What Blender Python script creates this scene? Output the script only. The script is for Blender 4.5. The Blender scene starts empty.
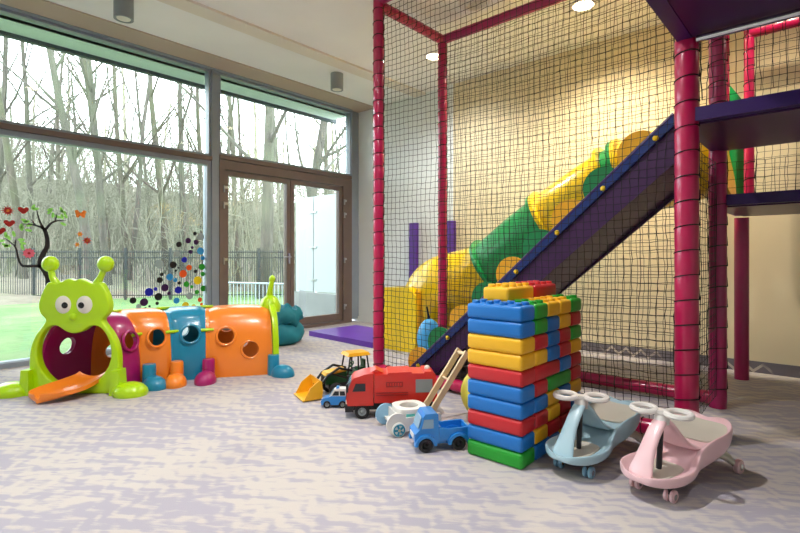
import bpy, bmesh, math, random
from mathutils import Vector, Matrix
C = bpy.context.scene.collection
PI = math.pi
R = math.radians
sc = bpy.context.scene
sc.view_settings.view_transform = 'Standard'
sc.view_settings.look = 'None'
sc.view_settings.gamma = 1
sc.view_settings.use_curve_mapping = False
sc.view_settings.exposure = 0.28

# ------------------------------------------------------------------ camera
FPX = 490.0
RX, RY = .744, .668          # camera right (world x, y)
FX, FY = -.668, .744         # camera forward
cam = bpy.data.cameras.new('camera'); camo = bpy.data.objects.new('camera', cam); C.objects.link(camo)
cam.sensor_width = 36; cam.lens = FPX / 800 * 36
cam.shift_y = -(266.5 - 257) / 800
camo.location = (0, 0, 1.0); camo.rotation_euler = (PI / 2, 0, math.atan2(.668, .744))
cam.clip_end = 300; cam.clip_start = .05
sc.camera = camo

def W(px, D):                      # a direction of sight followed for D metres: point on plan
    r = (px - 400) / FPX * D
    return Vector((RX * r + FX * D, RY * r + FY * D, 0))
XW = -5.65                          # the window wall
def win(px, py, X=XW):              # the (y, z) where a line of sight meets the window wall
    k = RX * (px - 400) / FPX + FX
    D = X / k
    return (RY * (px - 400) / FPX + FY) * D, 1 + (257 - py) / FPX * D

# ------------------------------------------------------------------ materials
def lin(h):
    if isinstance(h, str):
        h = h.lstrip('#'); v = [int(h[i:i+2], 16) / 255 for i in (0, 2, 4)]
        return tuple((c / 12.92 if c <= .04045 else ((c + .055) / 1.055) ** 2.4) for c in v)
    return h
def newmat(name):
    m = bpy.data.materials.new(name); m.use_nodes = True
    nt = m.node_tree; b = nt.nodes['Principled BSDF']
    return m, nt, b
def mix_col(nt, fac, a, b):
    n = nt.nodes.new('ShaderNodeMix'); n.data_type = 'RGBA'
    if isinstance(fac, (int, float)): n.inputs[0].default_value = fac
    else: nt.links.new(fac, n.inputs[0])
    for i, c in ((6, a), (7, b)):
        if isinstance(c, tuple): n.inputs[i].default_value = (*c[:3], 1)
        else: nt.links.new(c, n.inputs[i])
    return n.outputs[2]
def noise(nt, scale, vec=None, detail=3, rough=.5):
    n = nt.nodes.new('ShaderNodeTexNoise'); n.inputs['Scale'].default_value = scale
    n.inputs['Detail'].default_value = detail; n.inputs['Roughness'].default_value = rough
    if vec is not None: nt.links.new(vec, n.inputs['Vector'])
    return n.outputs['Fac']
def ramp(nt, fac, a, b, ca=0., cb=1.):
    n = nt.nodes.new('ShaderNodeMapRange'); n.inputs[1].default_value = a; n.inputs[2].default_value = b
    n.inputs[3].default_value = ca; n.inputs[4].default_value = cb
    nt.links.new(fac, n.inputs[0]); return n.outputs[0]
def math_(nt, op, a, b=None):
    n = nt.nodes.new('ShaderNodeMath'); n.operation = op
    for i, v in ((0, a), (1, b)):
        if v is None: continue
        if isinstance(v, (int, float)): n.inputs[i].default_value = v
        else: nt.links.new(v, n.inputs[i])
    return n.outputs[0]
def coords(nt, kind='Object', rot=0, scale=(1, 1, 1)):
    t = nt.nodes.new('ShaderNodeTexCoord'); mp = nt.nodes.new('ShaderNodeMapping')
    mp.inputs['Rotation'].default_value = (0, 0, rot); mp.inputs['Scale'].default_value = scale
    nt.links.new(t.outputs[kind], mp.inputs['Vector']); return mp.outputs['Vector']
def bump(nt, b, h, strength=.2, dist=.01):
    n = nt.nodes.new('ShaderNodeBump'); n.inputs['Strength'].default_value = strength
    n.inputs['Distance'].default_value = dist
    nt.links.new(h, n.inputs['Height']); nt.links.new(n.outputs[0], b.inputs['Normal'])
def mat(name, col, rough=.4, metal=0., var=.06, nscale=6, bmp=0., bscale=40, spec=.5, coat=0.):
    m, nt, b = newmat(name); c = lin(col)
    v = coords(nt)
    f = noise(nt, nscale, v)
    d = tuple(x * (1 - var * 2) for x in c)
    nt.links.new(mix_col(nt, ramp(nt, f, .3, .7), d, c), b.inputs['Base Color'])
    b.inputs['Roughness'].default_value = rough; b.inputs['Metallic'].default_value = metal
    b.inputs['Specular IOR Level'].default_value = spec
    b.inputs['Coat Weight'].default_value = coat; b.inputs['Coat Roughness'].default_value = .15
    if bmp: bump(nt, b, noise(nt, bscale, v, 4), bmp, .005)
    return m

def carpet(name):
    m, nt, b = newmat(name)
    t = nt.nodes.new('ShaderNodeTexCoord')
    sp = nt.nodes.new('ShaderNodeSeparateXYZ'); 
    mp = nt.nodes.new('ShaderNodeMapping'); mp.inputs['Rotation'].default_value = (0, 0, R(-8))
    nt.links.new(t.outputs['Object'], mp.inputs[0]); nt.links.new(mp.outputs[0], sp.inputs[0])
    x, y = sp.outputs[0], sp.outputs[1]
    # zigzag lines
    tri = math_(nt, 'PINGPONG', x, .06)
    n0 = noise(nt, 2.2, mp.outputs[0], 3)
    yy = math_(nt, 'ADD', math_(nt, 'ADD', y, math_(nt, 'MULTIPLY', tri, .75)), math_(nt, 'MULTIPLY', n0, .35))
    zz = math_(nt, 'SINE', math_(nt, 'MULTIPLY', yy, 2 * PI / .085))
    mpr = nt.nodes.new('ShaderNodeMapping'); mpr.inputs['Rotation'].default_value = (0, 0, R(-36))
    nt.links.new(t.outputs['Object'], mpr.inputs[0])
    mp2 = nt.nodes.new('ShaderNodeMapping'); mp2.inputs['Scale'].default_value = (2.6, 15, 1)
    nt.links.new(mpr.outputs[0], mp2.inputs[0])
    st = noise(nt, 1.3, mp2.outputs[0], 6, .68)
    big = noise(nt, 1.3, t.outputs['Object'], 2)
    f = math_(nt, 'ADD', math_(nt, 'MULTIPLY', zz, .075), math_(nt, 'ADD', math_(nt, 'MULTIPLY', st, 1.1), math_(nt, 'MULTIPLY', big, .55)))
    fac = ramp(nt, f, .76, .90)
    c = mix_col(nt, fac, lin('#a7a2ad'), lin('#c4bcb4'))
    fine = noise(nt, 260, t.outputs['Object'], 2)
    c2 = mix_col(nt, ramp(nt, fine, .3, .7, 0, .35), c, lin('#aba6b0'))
    nt.links.new(c2, b.inputs['Base Color']); b.inputs['Roughness'].default_value = .95
    b.inputs['Specular IOR Level'].default_value = .15
    bump(nt, b, fine, .35, .004)
    return m
def skirting_mat():
    m, nt, b = newmat('carpet_skirting')
    t = nt.nodes.new('ShaderNodeTexCoord'); sp = nt.nodes.new('ShaderNodeSeparateXYZ')
    nt.links.new(t.outputs['Object'], sp.inputs[0])
    tri = math_(nt, 'PINGPONG', sp.outputs[0], .07)
    d = math_(nt, 'ABSOLUTE', math_(nt, 'SUBTRACT', math_(nt, 'SUBTRACT', sp.outputs[2], math_(nt, 'MULTIPLY', tri, .9)), .012))
    f = math_(nt, 'LESS_THAN', d, .014)
    n = noise(nt, 3, t.outputs['Object'])
    f = math_(nt, 'MULTIPLY', f, ramp(nt, n, .45, .55))
    nt.links.new(mix_col(nt, f, lin('#6d6870'), lin('#b8aea4')), b.inputs['Base Color'])
    b.inputs['Roughness'].default_value = .95
    return m
def plaster(name, col, bs=90, streak=False):
    m, nt, b = newmat(name); c = lin(col)
    v = coords(nt, scale=(1, 1, 1))
    f = noise(nt, 1.2, v, 3)
    nt.links.new(mix_col(nt, ramp(nt, f, .3, .7), tuple(x * .93 for x in c), c), b.inputs['Base Color'])
    b.inputs['Roughness'].default_value = .9; b.inputs['Specular IOR Level'].default_value = .2
    v2 = coords(nt, scale=(1, 1, .15)) if streak else v
    bump(nt, b, noise(nt, bs, v2, 4), .25 if streak else .12, .004)
    return m
def glass_mat(name, tint=(.93, .97, .95)):
    m, nt, b = newmat(name)
    nt.nodes.remove(b)
    o = [n for n in nt.nodes if n.type == 'OUTPUT_MATERIAL'][0]
    tr = nt.nodes.new('ShaderNodeBsdfTransparent'); tr.inputs[0].default_value = (*tint, 1)
    gl = nt.nodes.new('ShaderNodeBsdfGlossy'); gl.inputs['Roughness'].default_value = .01
    fr = nt.nodes.new('ShaderNodeFresnel'); fr.inputs[0].default_value = 1.35
    mx = nt.nodes.new('ShaderNodeMixShader')
    nt.links.new(fr.outputs[0], mx.inputs[0]); nt.links.new(tr.outputs[0], mx.inputs[1]); nt.links.new(gl.outputs[0], mx.inputs[2])
    nt.links.new(mx.outputs[0], o.inputs[0]); return m
def emis(name, col, s):
    m, nt, b = newmat(name)
    b.inputs['Base Color'].default_value = (*lin(col), 1)
    b.inputs['Emission Color'].default_value = (*lin(col), 1); b.inputs['Emission Strength'].default_value = s
    return m
def bark(name, a, bcol, moss):
    m, nt, b = newmat(name)
    v = coords(nt, scale=(1, 1, .25))
    f = noise(nt, 9, v, 5, .65); g = noise(nt, .9, coords(nt), 3)
    c = mix_col(nt, ramp(nt, f, .35, .65), lin(a), lin(bcol))
    c = mix_col(nt, ramp(nt, g, .42, .62, 0, .75), c, lin(moss))
    nt.links.new(c, b.inputs['Base Color']); b.inputs['Roughness'].default_value = .9
    bump(nt, b, f, .5, .02); return m
def ground_mat(name, a, bcol, c3, s1, s2):
    m, nt, b = newmat(name)
    v = coords(nt)
    c = mix_col(nt, ramp(nt, noise(nt, s1, v, 5, .65), .35, .65), lin(a), lin(bcol))
    c = mix_col(nt, ramp(nt, noise(nt, s2, v, 3), .5, .7, 0, .8), c, lin(c3))
    nt.links.new(c, b.inputs['Base Color']); b.inputs['Roughness'].default_value = .95
    bump(nt, b, noise(nt, s1 * 3, v, 4), .6, .03); return m

M = dict(
    carpet=carpet('carpet'), skirt=skirting_mat(),
    ceil=plaster('ceiling_paint', '#f5f4f3'), trimband=plaster('ceiling_trim', '#e6dfd3', 30), soffit=plaster('soffit_strip', '#bfae9f', 60),
    wallw=plaster('white_wall', '#eaeeec'), wallc=plaster('cream_wall', '#e6d9b8', 60, True),
    glass=glass_mat('window_glass'), 
    frame=mat('grey_frame', '#8f9aa6', .35, 0, .04), frameb=mat('brown_frame', '#75645c', .45, 0, .05), dark=mat('dark_frame', '#3c444b', .5),
    metal=mat('brushed_metal', '#b4b8ba', .3, .9, .04), chrome=mat('chrome', '#d8dadb', .12, 1, .01),
    ext=plaster('outside_plaster', '#c4cdc6'), concrete=mat('concrete', '#7b7e7c', .9, 0, .1, 5, .3),
    pinkpad=mat('pink_vinyl', '#bd1150', .3, 0, .05, 8, .08, 30, coat=.4), magpad=mat('magenta_vinyl', '#a80c55', .3, 0, .05, 8, .08, 30, coat=.4),
    purple=mat('purple_vinyl', '#300c5c', .4, 0, .06, 5, .08, 20), purpled=mat('deep_purple_board', '#3c104a', .4, 0, .1, 4), 
    net=mat('black_netting', '#17151a', .8), lace=mat('black_lacing', '#120f14', .8), stripb=mat('blue_strip', '#0d2b70', .35),
    purplemat=mat('purple_mat', '#6a34b0', .35, 0, .08, 4, .1, 12), purplepad=mat('purple_pad', '#5a2794', .5),
    yel=mat('yellow_plastic', '#f8d000', .3, coat=.4), yelo=mat('amber_plastic', '#efae1c', .3, coat=.4), grn=mat('green_plastic', '#0e9a4e', .3, coat=.4),
    grnd=mat('dark_green_plastic', '#0f7f45', .35), grnb=mat('light_green_plastic', '#32c060', .35),
    lime=mat('lime_plastic', '#b4e000', .3, 0, .03, coat=.3), mag=mat('magenta_plastic', '#a81268', .3, 0, .04, coat=.4), orange=mat('orange_plastic', '#fb8a24', .3, 0, .03, coat=.4),
    orange2=mat('red_orange_plastic', '#f2591d', .35), tealp=mat('teal_plastic', '#0f86ad', .3, 0, .04, coat=.4), navyp=mat('navy_plastic', '#16406e', .35),
    eye=mat('eye_white', '#e8e2d8', .4), pupil=mat('eye_black', '#141418', .2), 
    tealf=mat('teal_fabric', '#127f92', .7, 0, .12, 5, .3, 14),
    brb=mat('blue_block', '#1272c4', .38, 0, .03, 5, .05, 80), bry=mat('yellow_block', '#f4b820', .38, 0, .03, 5, .05, 80), brr=mat('red_block', '#c8222a', .38, 0, .03, 5, .05, 80), brg=mat('green_block', '#21a12d', .38, 0, .03, 5, .05, 80),
    carb=mat('pale_blue_plastic', '#a9c8d4', .35, 0, .02, coat=.2), carp=mat('pale_pink_plastic', '#ecc3c8', .35, 0, .02, coat=.2), cream=mat('cream_rubber', '#cfc8b8', .55, 0, .03), creamw=mat('white_plastic', '#e4dfda', .35, 0, .02),
    grey=mat('grey_plastic', '#8d9496', .45), black=mat('black_plastic', '#16161a', .4), rubber=mat('tyre_rubber', '#1c1b1d', .75, 0, .1, 30),
    red=mat('red_toy_plastic', '#d42a1c', .35, 0, .03, coat=.3), redd=mat('dark_red_plastic', '#a01712', .4), toyb=mat('blue_toy_plastic', '#2287d6', .3, 0, .03, coat=.4), glassd=mat('toy_window', '#20242c', .15),
    glassb=mat('toy_windscreen', '#8fb0c8', .15), tgreen=mat('tractor_green', '#0f5a2c', .4), tyel=mat('tractor_yellow', '#f3b21c', .4),
    wood=mat('birch_wood', '#dfc49c', .55, 0, .12, 9), woodw=mat('white_painted_wood', '#e6e3dd', .5), mint=mat('mint_paint', '#5fc0b4', .5), bluep=mat('pale_blue_paint', '#8fbcd8', .5), tealw=mat('teal_paint', '#2f8fa6', .5),
    ball=mat('yellow_ball', '#dcd04a', .45, 0, .05), pinkt=mat('pink_toy', '#e8286a', .4),
    skyb=mat('light_blue_plastic', '#3fa4e0', .35), fence=mat('fence_metal', '#1c2326', .6), fencew=mat('pale_fence_metal', '#98a4ac', .5),
    screen=mat('white_screen_panel', '#9aa0a2', .4, 0, .01),
    bark=[bark('bark_grey', '#3b3833', '#57534c', '#4c5240'), bark('bark_brown', '#3c3731', '#59514a', '#4a5039'), bark('bark_hazed', '#6e695e', '#8d877a', '#7b8060')],  # third bark, for far trees, has distance haze painted into its colour
    twig=mat('twigs_hazed', '#7c7c6c', .9, 0, .2, .6), grass=ground_mat('grass', '#3b5829', '#4f6d3a', '#64734a', 3.5, .6), litter=ground_mat('leaf_litter_hazed', '#575044', '#6e675a', '#585e46', 1.8, .3), paving=mat('stone_paving', '#606463', .9, 0, .1, 2),  # twigs and litter lightened: woodland haze put into their colours
)

# ------------------------------------------------------------------ mesh helpers
def B(): return bmesh.new()
def bx(bm, c, s, rot=None, top=None):
    """box centred at c with size s; top=(fx,fy) scales the upper face"""
    x, y, z = (k / 2 for k in s); vs = []
    for sz in (-1, 1):
        for sx, sy in ((-1, -1), (1, -1), (1, 1), (-1, 1)):
            f = top if (top and sz > 0) else (1, 1)
            v = Vector((sx * x * f[0], sy * y * f[1], sz * z))
            if rot is not None: v = rot @ v
            vs.append(bm.verts.new(v + Vector(c)))
    for f in ((3, 2, 1, 0), (4, 5, 6, 7), (0, 1, 5, 4), (1, 2, 6, 5), (2, 3, 7, 6), (3, 0, 4, 7)):
        bm.faces.new([vs[i] for i in f])
def prism(bm, pts, y0, y1, axis='y'):
    """polygon pts in (x,z) extruded over y, or in (x,y) over z when axis is z, or (y,z) over x"""
    def P(a, b, t): return {'y': (a, t, b), 'z': (a, b, t), 'x': (t, a, b)}[axis]
    n = len(pts)
    A = [bm.verts.new(P(a, b, y0)) for a, b in pts]; Bv = [bm.verts.new(P(a, b, y1)) for a, b in pts]
    bm.faces.new(A[::-1]); bm.faces.new(Bv)
    for i in range(n): bm.faces.new((A[i], A[(i + 1) % n], Bv[(i + 1) % n], Bv[i]))
def ring_frame(d):
    d = Vector(d).normalized(); u = d.orthogonal().normalized(); return u, d.cross(u)
def tube(bm, pts, r, seg=8, cap=True):
    pts = [Vector(p) for p in pts]; n = len(pts)
    rs = r if isinstance(r, (list, tuple)) else [r] * n
    rings = []; u = None
    for i, p in enumerate(pts):
        d = (pts[min(i + 1, n - 1)] - pts[max(i - 1, 0)]).normalized()
        if u is None: u, v = ring_frame(d)
        else:
            u = (u - d * u.dot(d)).normalized(); v = d.cross(u)
        rings.append([bm.verts.new(p + (u * math.cos(2 * PI * k / seg) + v * math.sin(2 * PI * k / seg)) * rs[i]) for k in range(seg)])
    for a, b in zip(rings, rings[1:]):
        for k in range(seg): bm.faces.new((a[k], a[(k + 1) % seg], b[(k + 1) % seg], b[k]))
    if cap: bm.faces.new(rings[0][::-1]); bm.faces.new(rings[-1])
def cyl(bm, a, b, r, seg=20): tube(bm, [a, b], r, seg)
def torus(bm, c, ax, Rr, r, seg=24, sub=8, sx=1., sy=1., u0=None):
    ax = Vector(ax).normalized()
    if u0 is None: u, v = ring_frame(ax)
    else: u = Vector(u0).normalized(); v = ax.cross(u)
    rings = []
    for i in range(seg):
        a = 2 * PI * i / seg
        p = Vector(c) + u * (Rr * sx * math.cos(a)) + v * (Rr * sy * math.sin(a)); o = (u * math.cos(a) + v * math.sin(a))
        rings.append([bm.verts.new(p + (o * math.cos(2 * PI * k / sub) + ax * math.sin(2 * PI * k / sub)) * r) for k in range(sub)])
    for i in range(seg):
        a, b = rings[i], rings[(i + 1) % seg]
        for k in range(sub): bm.faces.new((a[k], b[k], b[(k + 1) % sub], a[(k + 1) % sub]))
def lathe(bm, prof, c=(0, 0, 0), ax=(0, 0, 1), seg=24, wob=None):
    ax = Vector(ax).normalized(); u, v = ring_frame(ax)
    if ax.z > .99: u, v = Vector((1, 0, 0)), Vector((0, 1, 0))
    rings = []
    for r, z in prof:
        if r < 1e-5: rings.append([bm.verts.new(Vector(c) + ax * z)])
        else:
            ring = []
            for k in range(seg):
                a = 2 * PI * k / seg; w = wob(a, r, z) if wob else (0, 0)
                ring.append(bm.verts.new(Vector(c) + (u * math.cos(a) + v * math.sin(a)) * (r + w[0]) + ax * (z + w[1])))
            rings.append(ring)
    for a, b in zip(rings, rings[1:]):
        for k in range(seg):
            k2 = (k + 1) % seg
            if len(a) == 1 and len(b) == 1: continue
            if len(a) == 1: bm.faces.new((a[0], b[k2], b[k]))
            elif len(b) == 1: bm.faces.new((a[k], a[k2], b[0]))
            else: bm.faces.new((a[k], a[k2], b[k2], b[k]))
    if len(rings[0]) > 1: bm.faces.new(rings[0][::-1])
    if len(rings[-1]) > 1: bm.faces.new(rings[-1])
def ell(bm, c, rx, ry, rz, seg=20, rings=12, zmin=-1):
    prof = []
    vs = []
    for i in range(rings + 1):
        t = PI * i / rings; z = -math.cos(t); r = math.sin(t)
        if z < zmin: z = zmin; r = math.sqrt(1 - zmin * zmin) * (i / max(1, rings * math.acos(-zmin) / PI))
        vs.append([bm.verts.new((c[0] + rx * r * math.cos(2 * PI * k / seg), c[1] + ry * r * math.sin(2 * PI * k / seg), c[2] + rz * z)) for k in range(seg)] if r > 1e-4 else [bm.verts.new((c[0], c[1], c[2] + rz * z))])
    for a, b in zip(vs, vs[1:]):
        for k in range(seg):
            k2 = (k + 1) % seg
            if len(a) == 1 and len(b) > 1: bm.faces.new((a[0], b[k2], b[k]))
            elif len(b) == 1 and len(a) > 1: bm.faces.new((a[k], a[k2], b[0]))
            elif len(a) > 1: bm.faces.new((a[k], a[k2], b[k2], b[k]))
def loft(bm, rings, closed=True, cap=True):
    rr = [[bm.verts.new(p) for p in ring] for ring in rings]
    n = len(rr[0])
    for a, b in zip(rr, rr[1:]):
        for k in range(n if closed else n - 1):
            bm.faces.new((a[k], a[(k + 1) % n], b[(k + 1) % n], b[k]))
    if cap: bm.faces.new(rr[0][::-1]); bm.faces.new(rr[-1])
def fin(bm, me, ang=38):
    bmesh.ops.recalc_face_normals(bm, faces=bm.faces[:])
    ca = R(ang)
    for f in bm.faces: f.smooth = True
    for e in bm.edges:
        if len(e.link_faces) == 2 and e.calc_face_angle(0) > ca: e.smooth = False
    bm.to_mesh(me); bm.free()
def obj(name, bm, m, parent=None, loc=None, bev=0, seg=2, ang=38, sub=0):
    me = bpy.data.meshes.new(name); 
    if bev:
        es = [e for e in bm.edges if len(e.link_faces) == 2 and e.calc_face_angle(0) > R(30)]
        bmesh.ops.recalc_face_normals(bm, faces=bm.faces[:])
        bmesh.ops.bevel(bm, geom=es, offset=bev, segments=seg, profile=.6, affect='EDGES', clamp_overlap=True)
    fin(bm, me, ang)
    me.materials.append(m)
    o = bpy.data.objects.new(name, me); C.objects.link(o)
    if parent: o.parent = parent
    if loc: o.location = loc
    if sub:
        s = o.modifiers.new('subdivision', 'SUBSURF'); s.levels = sub; s.render_levels = sub
    return o
def tag(o, label, cat, group=None, kind=None):
    o['label'] = label; o['category'] = cat
    if group: o['group'] = group
    if kind: o['kind'] = kind
    return o
def thing(name, label, cat, loc=(0, 0, 0), rz=0, group=None):
    o = bpy.data.objects.new(name, None); o.empty_display_size = .1; C.objects.link(o)
    o.location = loc; o.rotation_euler = (0, 0, rz)
    return tag(o, label, cat, group)
def struct(name, bm, m, parent=None, **k):
    o = obj(name, bm, m, parent, **k)
    if not parent: o['kind'] = 'structure'
    return o
def copy_tree(o, parent=None):
    c = o.copy(); C.objects.link(c)
    if parent: c.parent = parent
    for ch in [x for x in bpy.data.objects if x.parent == o]:
        copy_tree(ch, c)
    return c
def plate(loops, depth, bev=0):
    """flat shape (outer loop then holes) in x,y, thickness depth centred on z -> bmesh"""
    cu = bpy.data.curves.new('tmp', 'CURVE'); cu.dimensions = '2D'; cu.fill_mode = 'BOTH'
    cu.extrude = max(depth / 2 - bev, 1e-4); cu.bevel_depth = bev; cu.bevel_resolution = 2
    if bev: cu.offset = -bev
    for lp in loops:
        s = cu.splines.new('POLY'); s.points.add(len(lp) - 1); s.use_cyclic_u = True
        for p, q in zip(s.points, lp): p.co = (q[0], q[1], 0, 1)
    o = bpy.data.objects.new('tmp', cu); C.objects.link(o)
    me = bpy.data.meshes.new_from_object(o.evaluated_get(bpy.context.evaluated_depsgraph_get()))
    bm = B(); bm.from_mesh(me); bmesh.ops.remove_doubles(bm, verts=bm.verts[:], dist=1e-5)
    bpy.data.objects.remove(o); bpy.data.curves.remove(cu); bpy.data.meshes.remove(me)
    return bm
def circ(cx, cy, r, n=20, ry=None): return [(cx + r * math.cos(2 * PI * k / n), cy + (ry or r) * math.sin(2 * PI * k / n)) for k in range(n)]
def smooth_loop(pts, n=6):
    out = []; N = len(pts)
    for i in range(N):
        p0, p1, p2, p3 = (Vector(pts[(i + k - 1) % N]) for k in range(4))
        for j in range(n):
            t = j / n
            q = .5 * ((2 * p1) + (p2 - p0) * t + (2 * p0 - 5 * p1 + 4 * p2 - p3) * t * t + (3 * p1 - p0 - 3 * p2 + p3) * t ** 3)
            out.append((q.x, q.y))
    return out
def crom(pts, n=6):
    out = []; P = [Vector(p) for p in pts]; N = len(P)
    for i in range(N - 1):
        p0, p1, p2, p3 = P[max(i - 1, 0)], P[i], P[i + 1], P[min(i + 2, N - 1)]
        for j in range(n):
            t = j / n
            out.append(.5 * ((2 * p1) + (p2 - p0) * t + (2 * p0 - 5 * p1 + 4 * p2 - p3) * t * t + (3 * p1 - p0 - 3 * p2 + p3) * t ** 3))
    out.append(P[-1]); return out
def cut(o, cutter_bm):
    """take the cutter's volume out of the mesh of o"""
    me = bpy.data.meshes.new('tmp'); bmesh.ops.recalc_face_normals(cutter_bm, faces=cutter_bm.faces[:]); cutter_bm.to_mesh(me); cutter_bm.free()
    c = bpy.data.objects.new('tmp', me); C.objects.link(c); c.parent = o.parent
    md = o.modifiers.new('b', 'BOOLEAN'); md.object = c; md.operation = 'DIFFERENCE'; md.solver = 'EXACT'
    bpy.context.view_layer.update()
    nm = bpy.data.meshes.new_from_object(o.evaluated_get(bpy.context.evaluated_depsgraph_get()))
    o.modifiers.remove(md); old = o.data
    bm = B(); bm.from_mesh(nm); nm.materials.clear(); fin(bm, nm, 30)
    nm.materials.append(old.materials[0]); o.data = nm; nm.name = o.name
    bpy.data.objects.remove(c); bpy.data.meshes.remove(old)
def tf(bm, mtx): bmesh.ops.transform(bm, matrix=mtx, verts=bm.verts[:]); return bm
random.seed(7)

# ------------------------------------------------------------------ room shell
YB, ZC = 5.25, 3.26
X0, X1, Y0 = XW, 3.2, -3.2
bm = B(); bx(bm, ((X0 + X1) / 2 - .1, (Y0 + YB) / 2, -.05), (X1 - X0 + .3, YB - Y0 + .3, .1)); struct('floor', bm, M['carpet'])
bm = B(); bx(bm, ((X0 + X1) / 2 - .1, (Y0 + YB) / 2, ZC + .1), (X1 - X0 + .3, YB - Y0 + .3, .2)); struct('ceiling', bm, M['ceil'])
bm = B(); bx(bm, ((-3.76 + X0) / 2 - .1, YB + .1, ZC / 2), (X0 * -1 - 3.76 + .2, .2, ZC)); struct('wall_back_left', bm, M['wallw'])
bm = B(); bx(bm, ((-3.76 + X1) / 2, YB + .09, ZC / 2), (X1 + 3.76, .22, ZC)); struct('wall_back', bm, M['wallc'])
bm = B(); bx(bm, (X1 + .1, (Y0 + YB) / 2, ZC / 2), (.2, YB - Y0, ZC)); struct('wall_right', bm, M['wallw'])
bm = B(); bx(bm, ((X0 + X1) / 2, Y0 - .1, ZC / 2), (X1 - X0, .2, ZC)); struct('wall_front', bm, M['wallw'])
bm = B(); bx(bm, ((-3.76 + X1) / 2, YB - .028, .048), (X1 + 3.76, .016, .096)); struct('baseboard_back', bm, M['skirt'])
bm = B(); bx(bm, ((-3.76 + X0 + .02) / 2, YB - .008, .04), (-X0 - 3.78, .016, .08)); struct('baseboard_left', bm, M['wallw'])
bm = B(); bx(bm, (X0 + .225, (Y0 + YB) / 2, ZC - .006), (.45, YB - Y0, .012)); struct('trim_1', bm, M['soffit'])
bm = B(); bx(bm, (-4.335, (Y0 + YB) / 2, ZC - .012), (.19, YB - Y0, .024)); struct('trim_2', bm, M['trimband'], bev=.004)

# window wall: mullions at Ym, windows between
Ym = 2.90
def frame_run(name, y0, y1, z0, z1, m, w=.06, d=.10, glass=True, split=None, parent=None):
    """rectangular frame in the window wall with one pane"""
    bm = B()
    for yy in (y0 + w / 2, y1 - w / 2): bx(bm, (XW, yy, (z0 + z1) / 2), (d, w, z1 - z0))
    for zz in (z0 + w / 2, z1 - w / 2): bx(bm, (XW, (y0 + y1) / 2, zz), (d, y1 - y0 - 2 * w, w))
    o = struct(name, bm, m, parent, bev=.004)
    g = B(); bx(g, (XW - .01, (y0 + y1) / 2, (z0 + z1) / 2), (.008, y1 - y0 - 2 * w + .01, z1 - z0 - 2 * w + .01))
    obj('pane', g, M['glass'], o); return o
ZT = 2.15
TOP = 3.245
# left bays
frame_run('window_1', -.9, Ym - .045, 0, ZT, M['frame'], .05)
frame_run('window_2', -.9, Ym - .045, ZT + .05, TOP, M['frame'], .03)
frame_run('window_unseen_3', Y0, -1.0, 0, ZT, M['frame'], .07)  # unseen bay, added to let in more daylight
frame_run('window_unseen_4', Y0, -1.0, ZT + .05, TOP, M['frame'], .03)  # its upper pane, unseen and added with it
frame_run('window_5', Ym + .045, 5.12, ZT + .09, TOP, M['frame'], .03)
for i, (a, b) in enumerate(((Ym - .045, Ym + .045), (-1.0, -.9), (5.10, YB))):
    bm = B(); bx(bm, (XW + .005, (a + b) / 2, 1.645), (.13, b - a, 3.29 if i < 2 else 3.2)); struct('trim_%d' % (3 + i), bm, M['frame'], bev=.005)
for i, (a, b, zz, h) in enumerate(((-.9, Ym - .045, ZT + .025, .05), (Y0, -1, ZT + .025, .05), (Ym + .045, 5.10, ZT + .065, .05))):
    bm = B(); bx(bm, (XW + .015, (a + b) / 2, zz), (.13, b - a, h)); struct('trim_%d' % (6 + i), bm, M['frameb'], bev=.004)
bm = B(); bx(bm, (XW + .05, (Y0 + 5.1) / 2, TOP + .012), (.12, 5.1 - Y0, .03)); struct('trim_9', bm, M['frame'], bev=.004)
bm = B(); bx(bm, (XW + .0, (Y0 + Ym) / 2, .02), (.16, Ym - Y0, .05)); struct('trim_10', bm, M['frame'], bev=.004)
# glazed double door
dA, dB = Ym + .045, 5.10
yl0, _ = win(222, 250); yl1, _ = win(285, 250); yr0, _ = win(292, 250); yr1, _ = win(340, 250)
bm = B()
bx(bm, (XW + .02, (dA + yl0) / 2, 1.09), (.12, yl0 - dA, 2.18)); bx(bm, (XW + .02, (yr1 + dB) / 2, 1.09), (.12, dB - yr1, 2.18))
bx(bm, (XW + .02, (yl0 + yr1) / 2, 2.125), (.118, yr1 - yl0 - .0005, .11)); bx(bm, (XW + .02, (yl0 + yr1) / 2, .02), (.118, yr1 - yl0 - .0005, .04))
d1 = struct('door_1', bm, M['frameb'], bev=.004)
for a, b, hand in ((yl0, (yl1 + yr0) / 2 - .004, True), ((yl1 + yr0) / 2 + .004, yr1, False)):
    bm = B(); w = .058; z0, z1 = .05, 2.06
    for yy in (a + w / 2, b - w / 2): bx(bm, (XW + .01, yy, (z0 + z1) / 2), (.07, w, z1 - z0))
    bx(bm, (XW + .01, (a + b) / 2, z1 - w / 2), (.07, b - a - 2 * w, w)); bx(bm, (XW + .01, (a + b) / 2, z0 + .05), (.07, b - a - 2 * w, .1))
    lf = obj('leaf', bm, M['frameb'], d1)
    g = B(); bx(g, (XW, (a + b) / 2, (z0 + z1) / 2), (.008, b - a - 2 * w + .01, z1 - z0 - .12)); obj('pane', g, M['glass'], lf)
    if hand:
        h = B(); yy = b - .022; bx(h, (XW + .052, yy, .98), (.012, .03, .14)); cyl(h, (XW + .05, yy, 1.0), (XW + .1, yy, 1.0), .009, 12); tube(h, [(XW + .095, yy, 1.0), (XW + .095, yy - .12, 1.0)], .009, 12)
        obj('door_handle', h, M['chrome'], lf)
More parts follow.
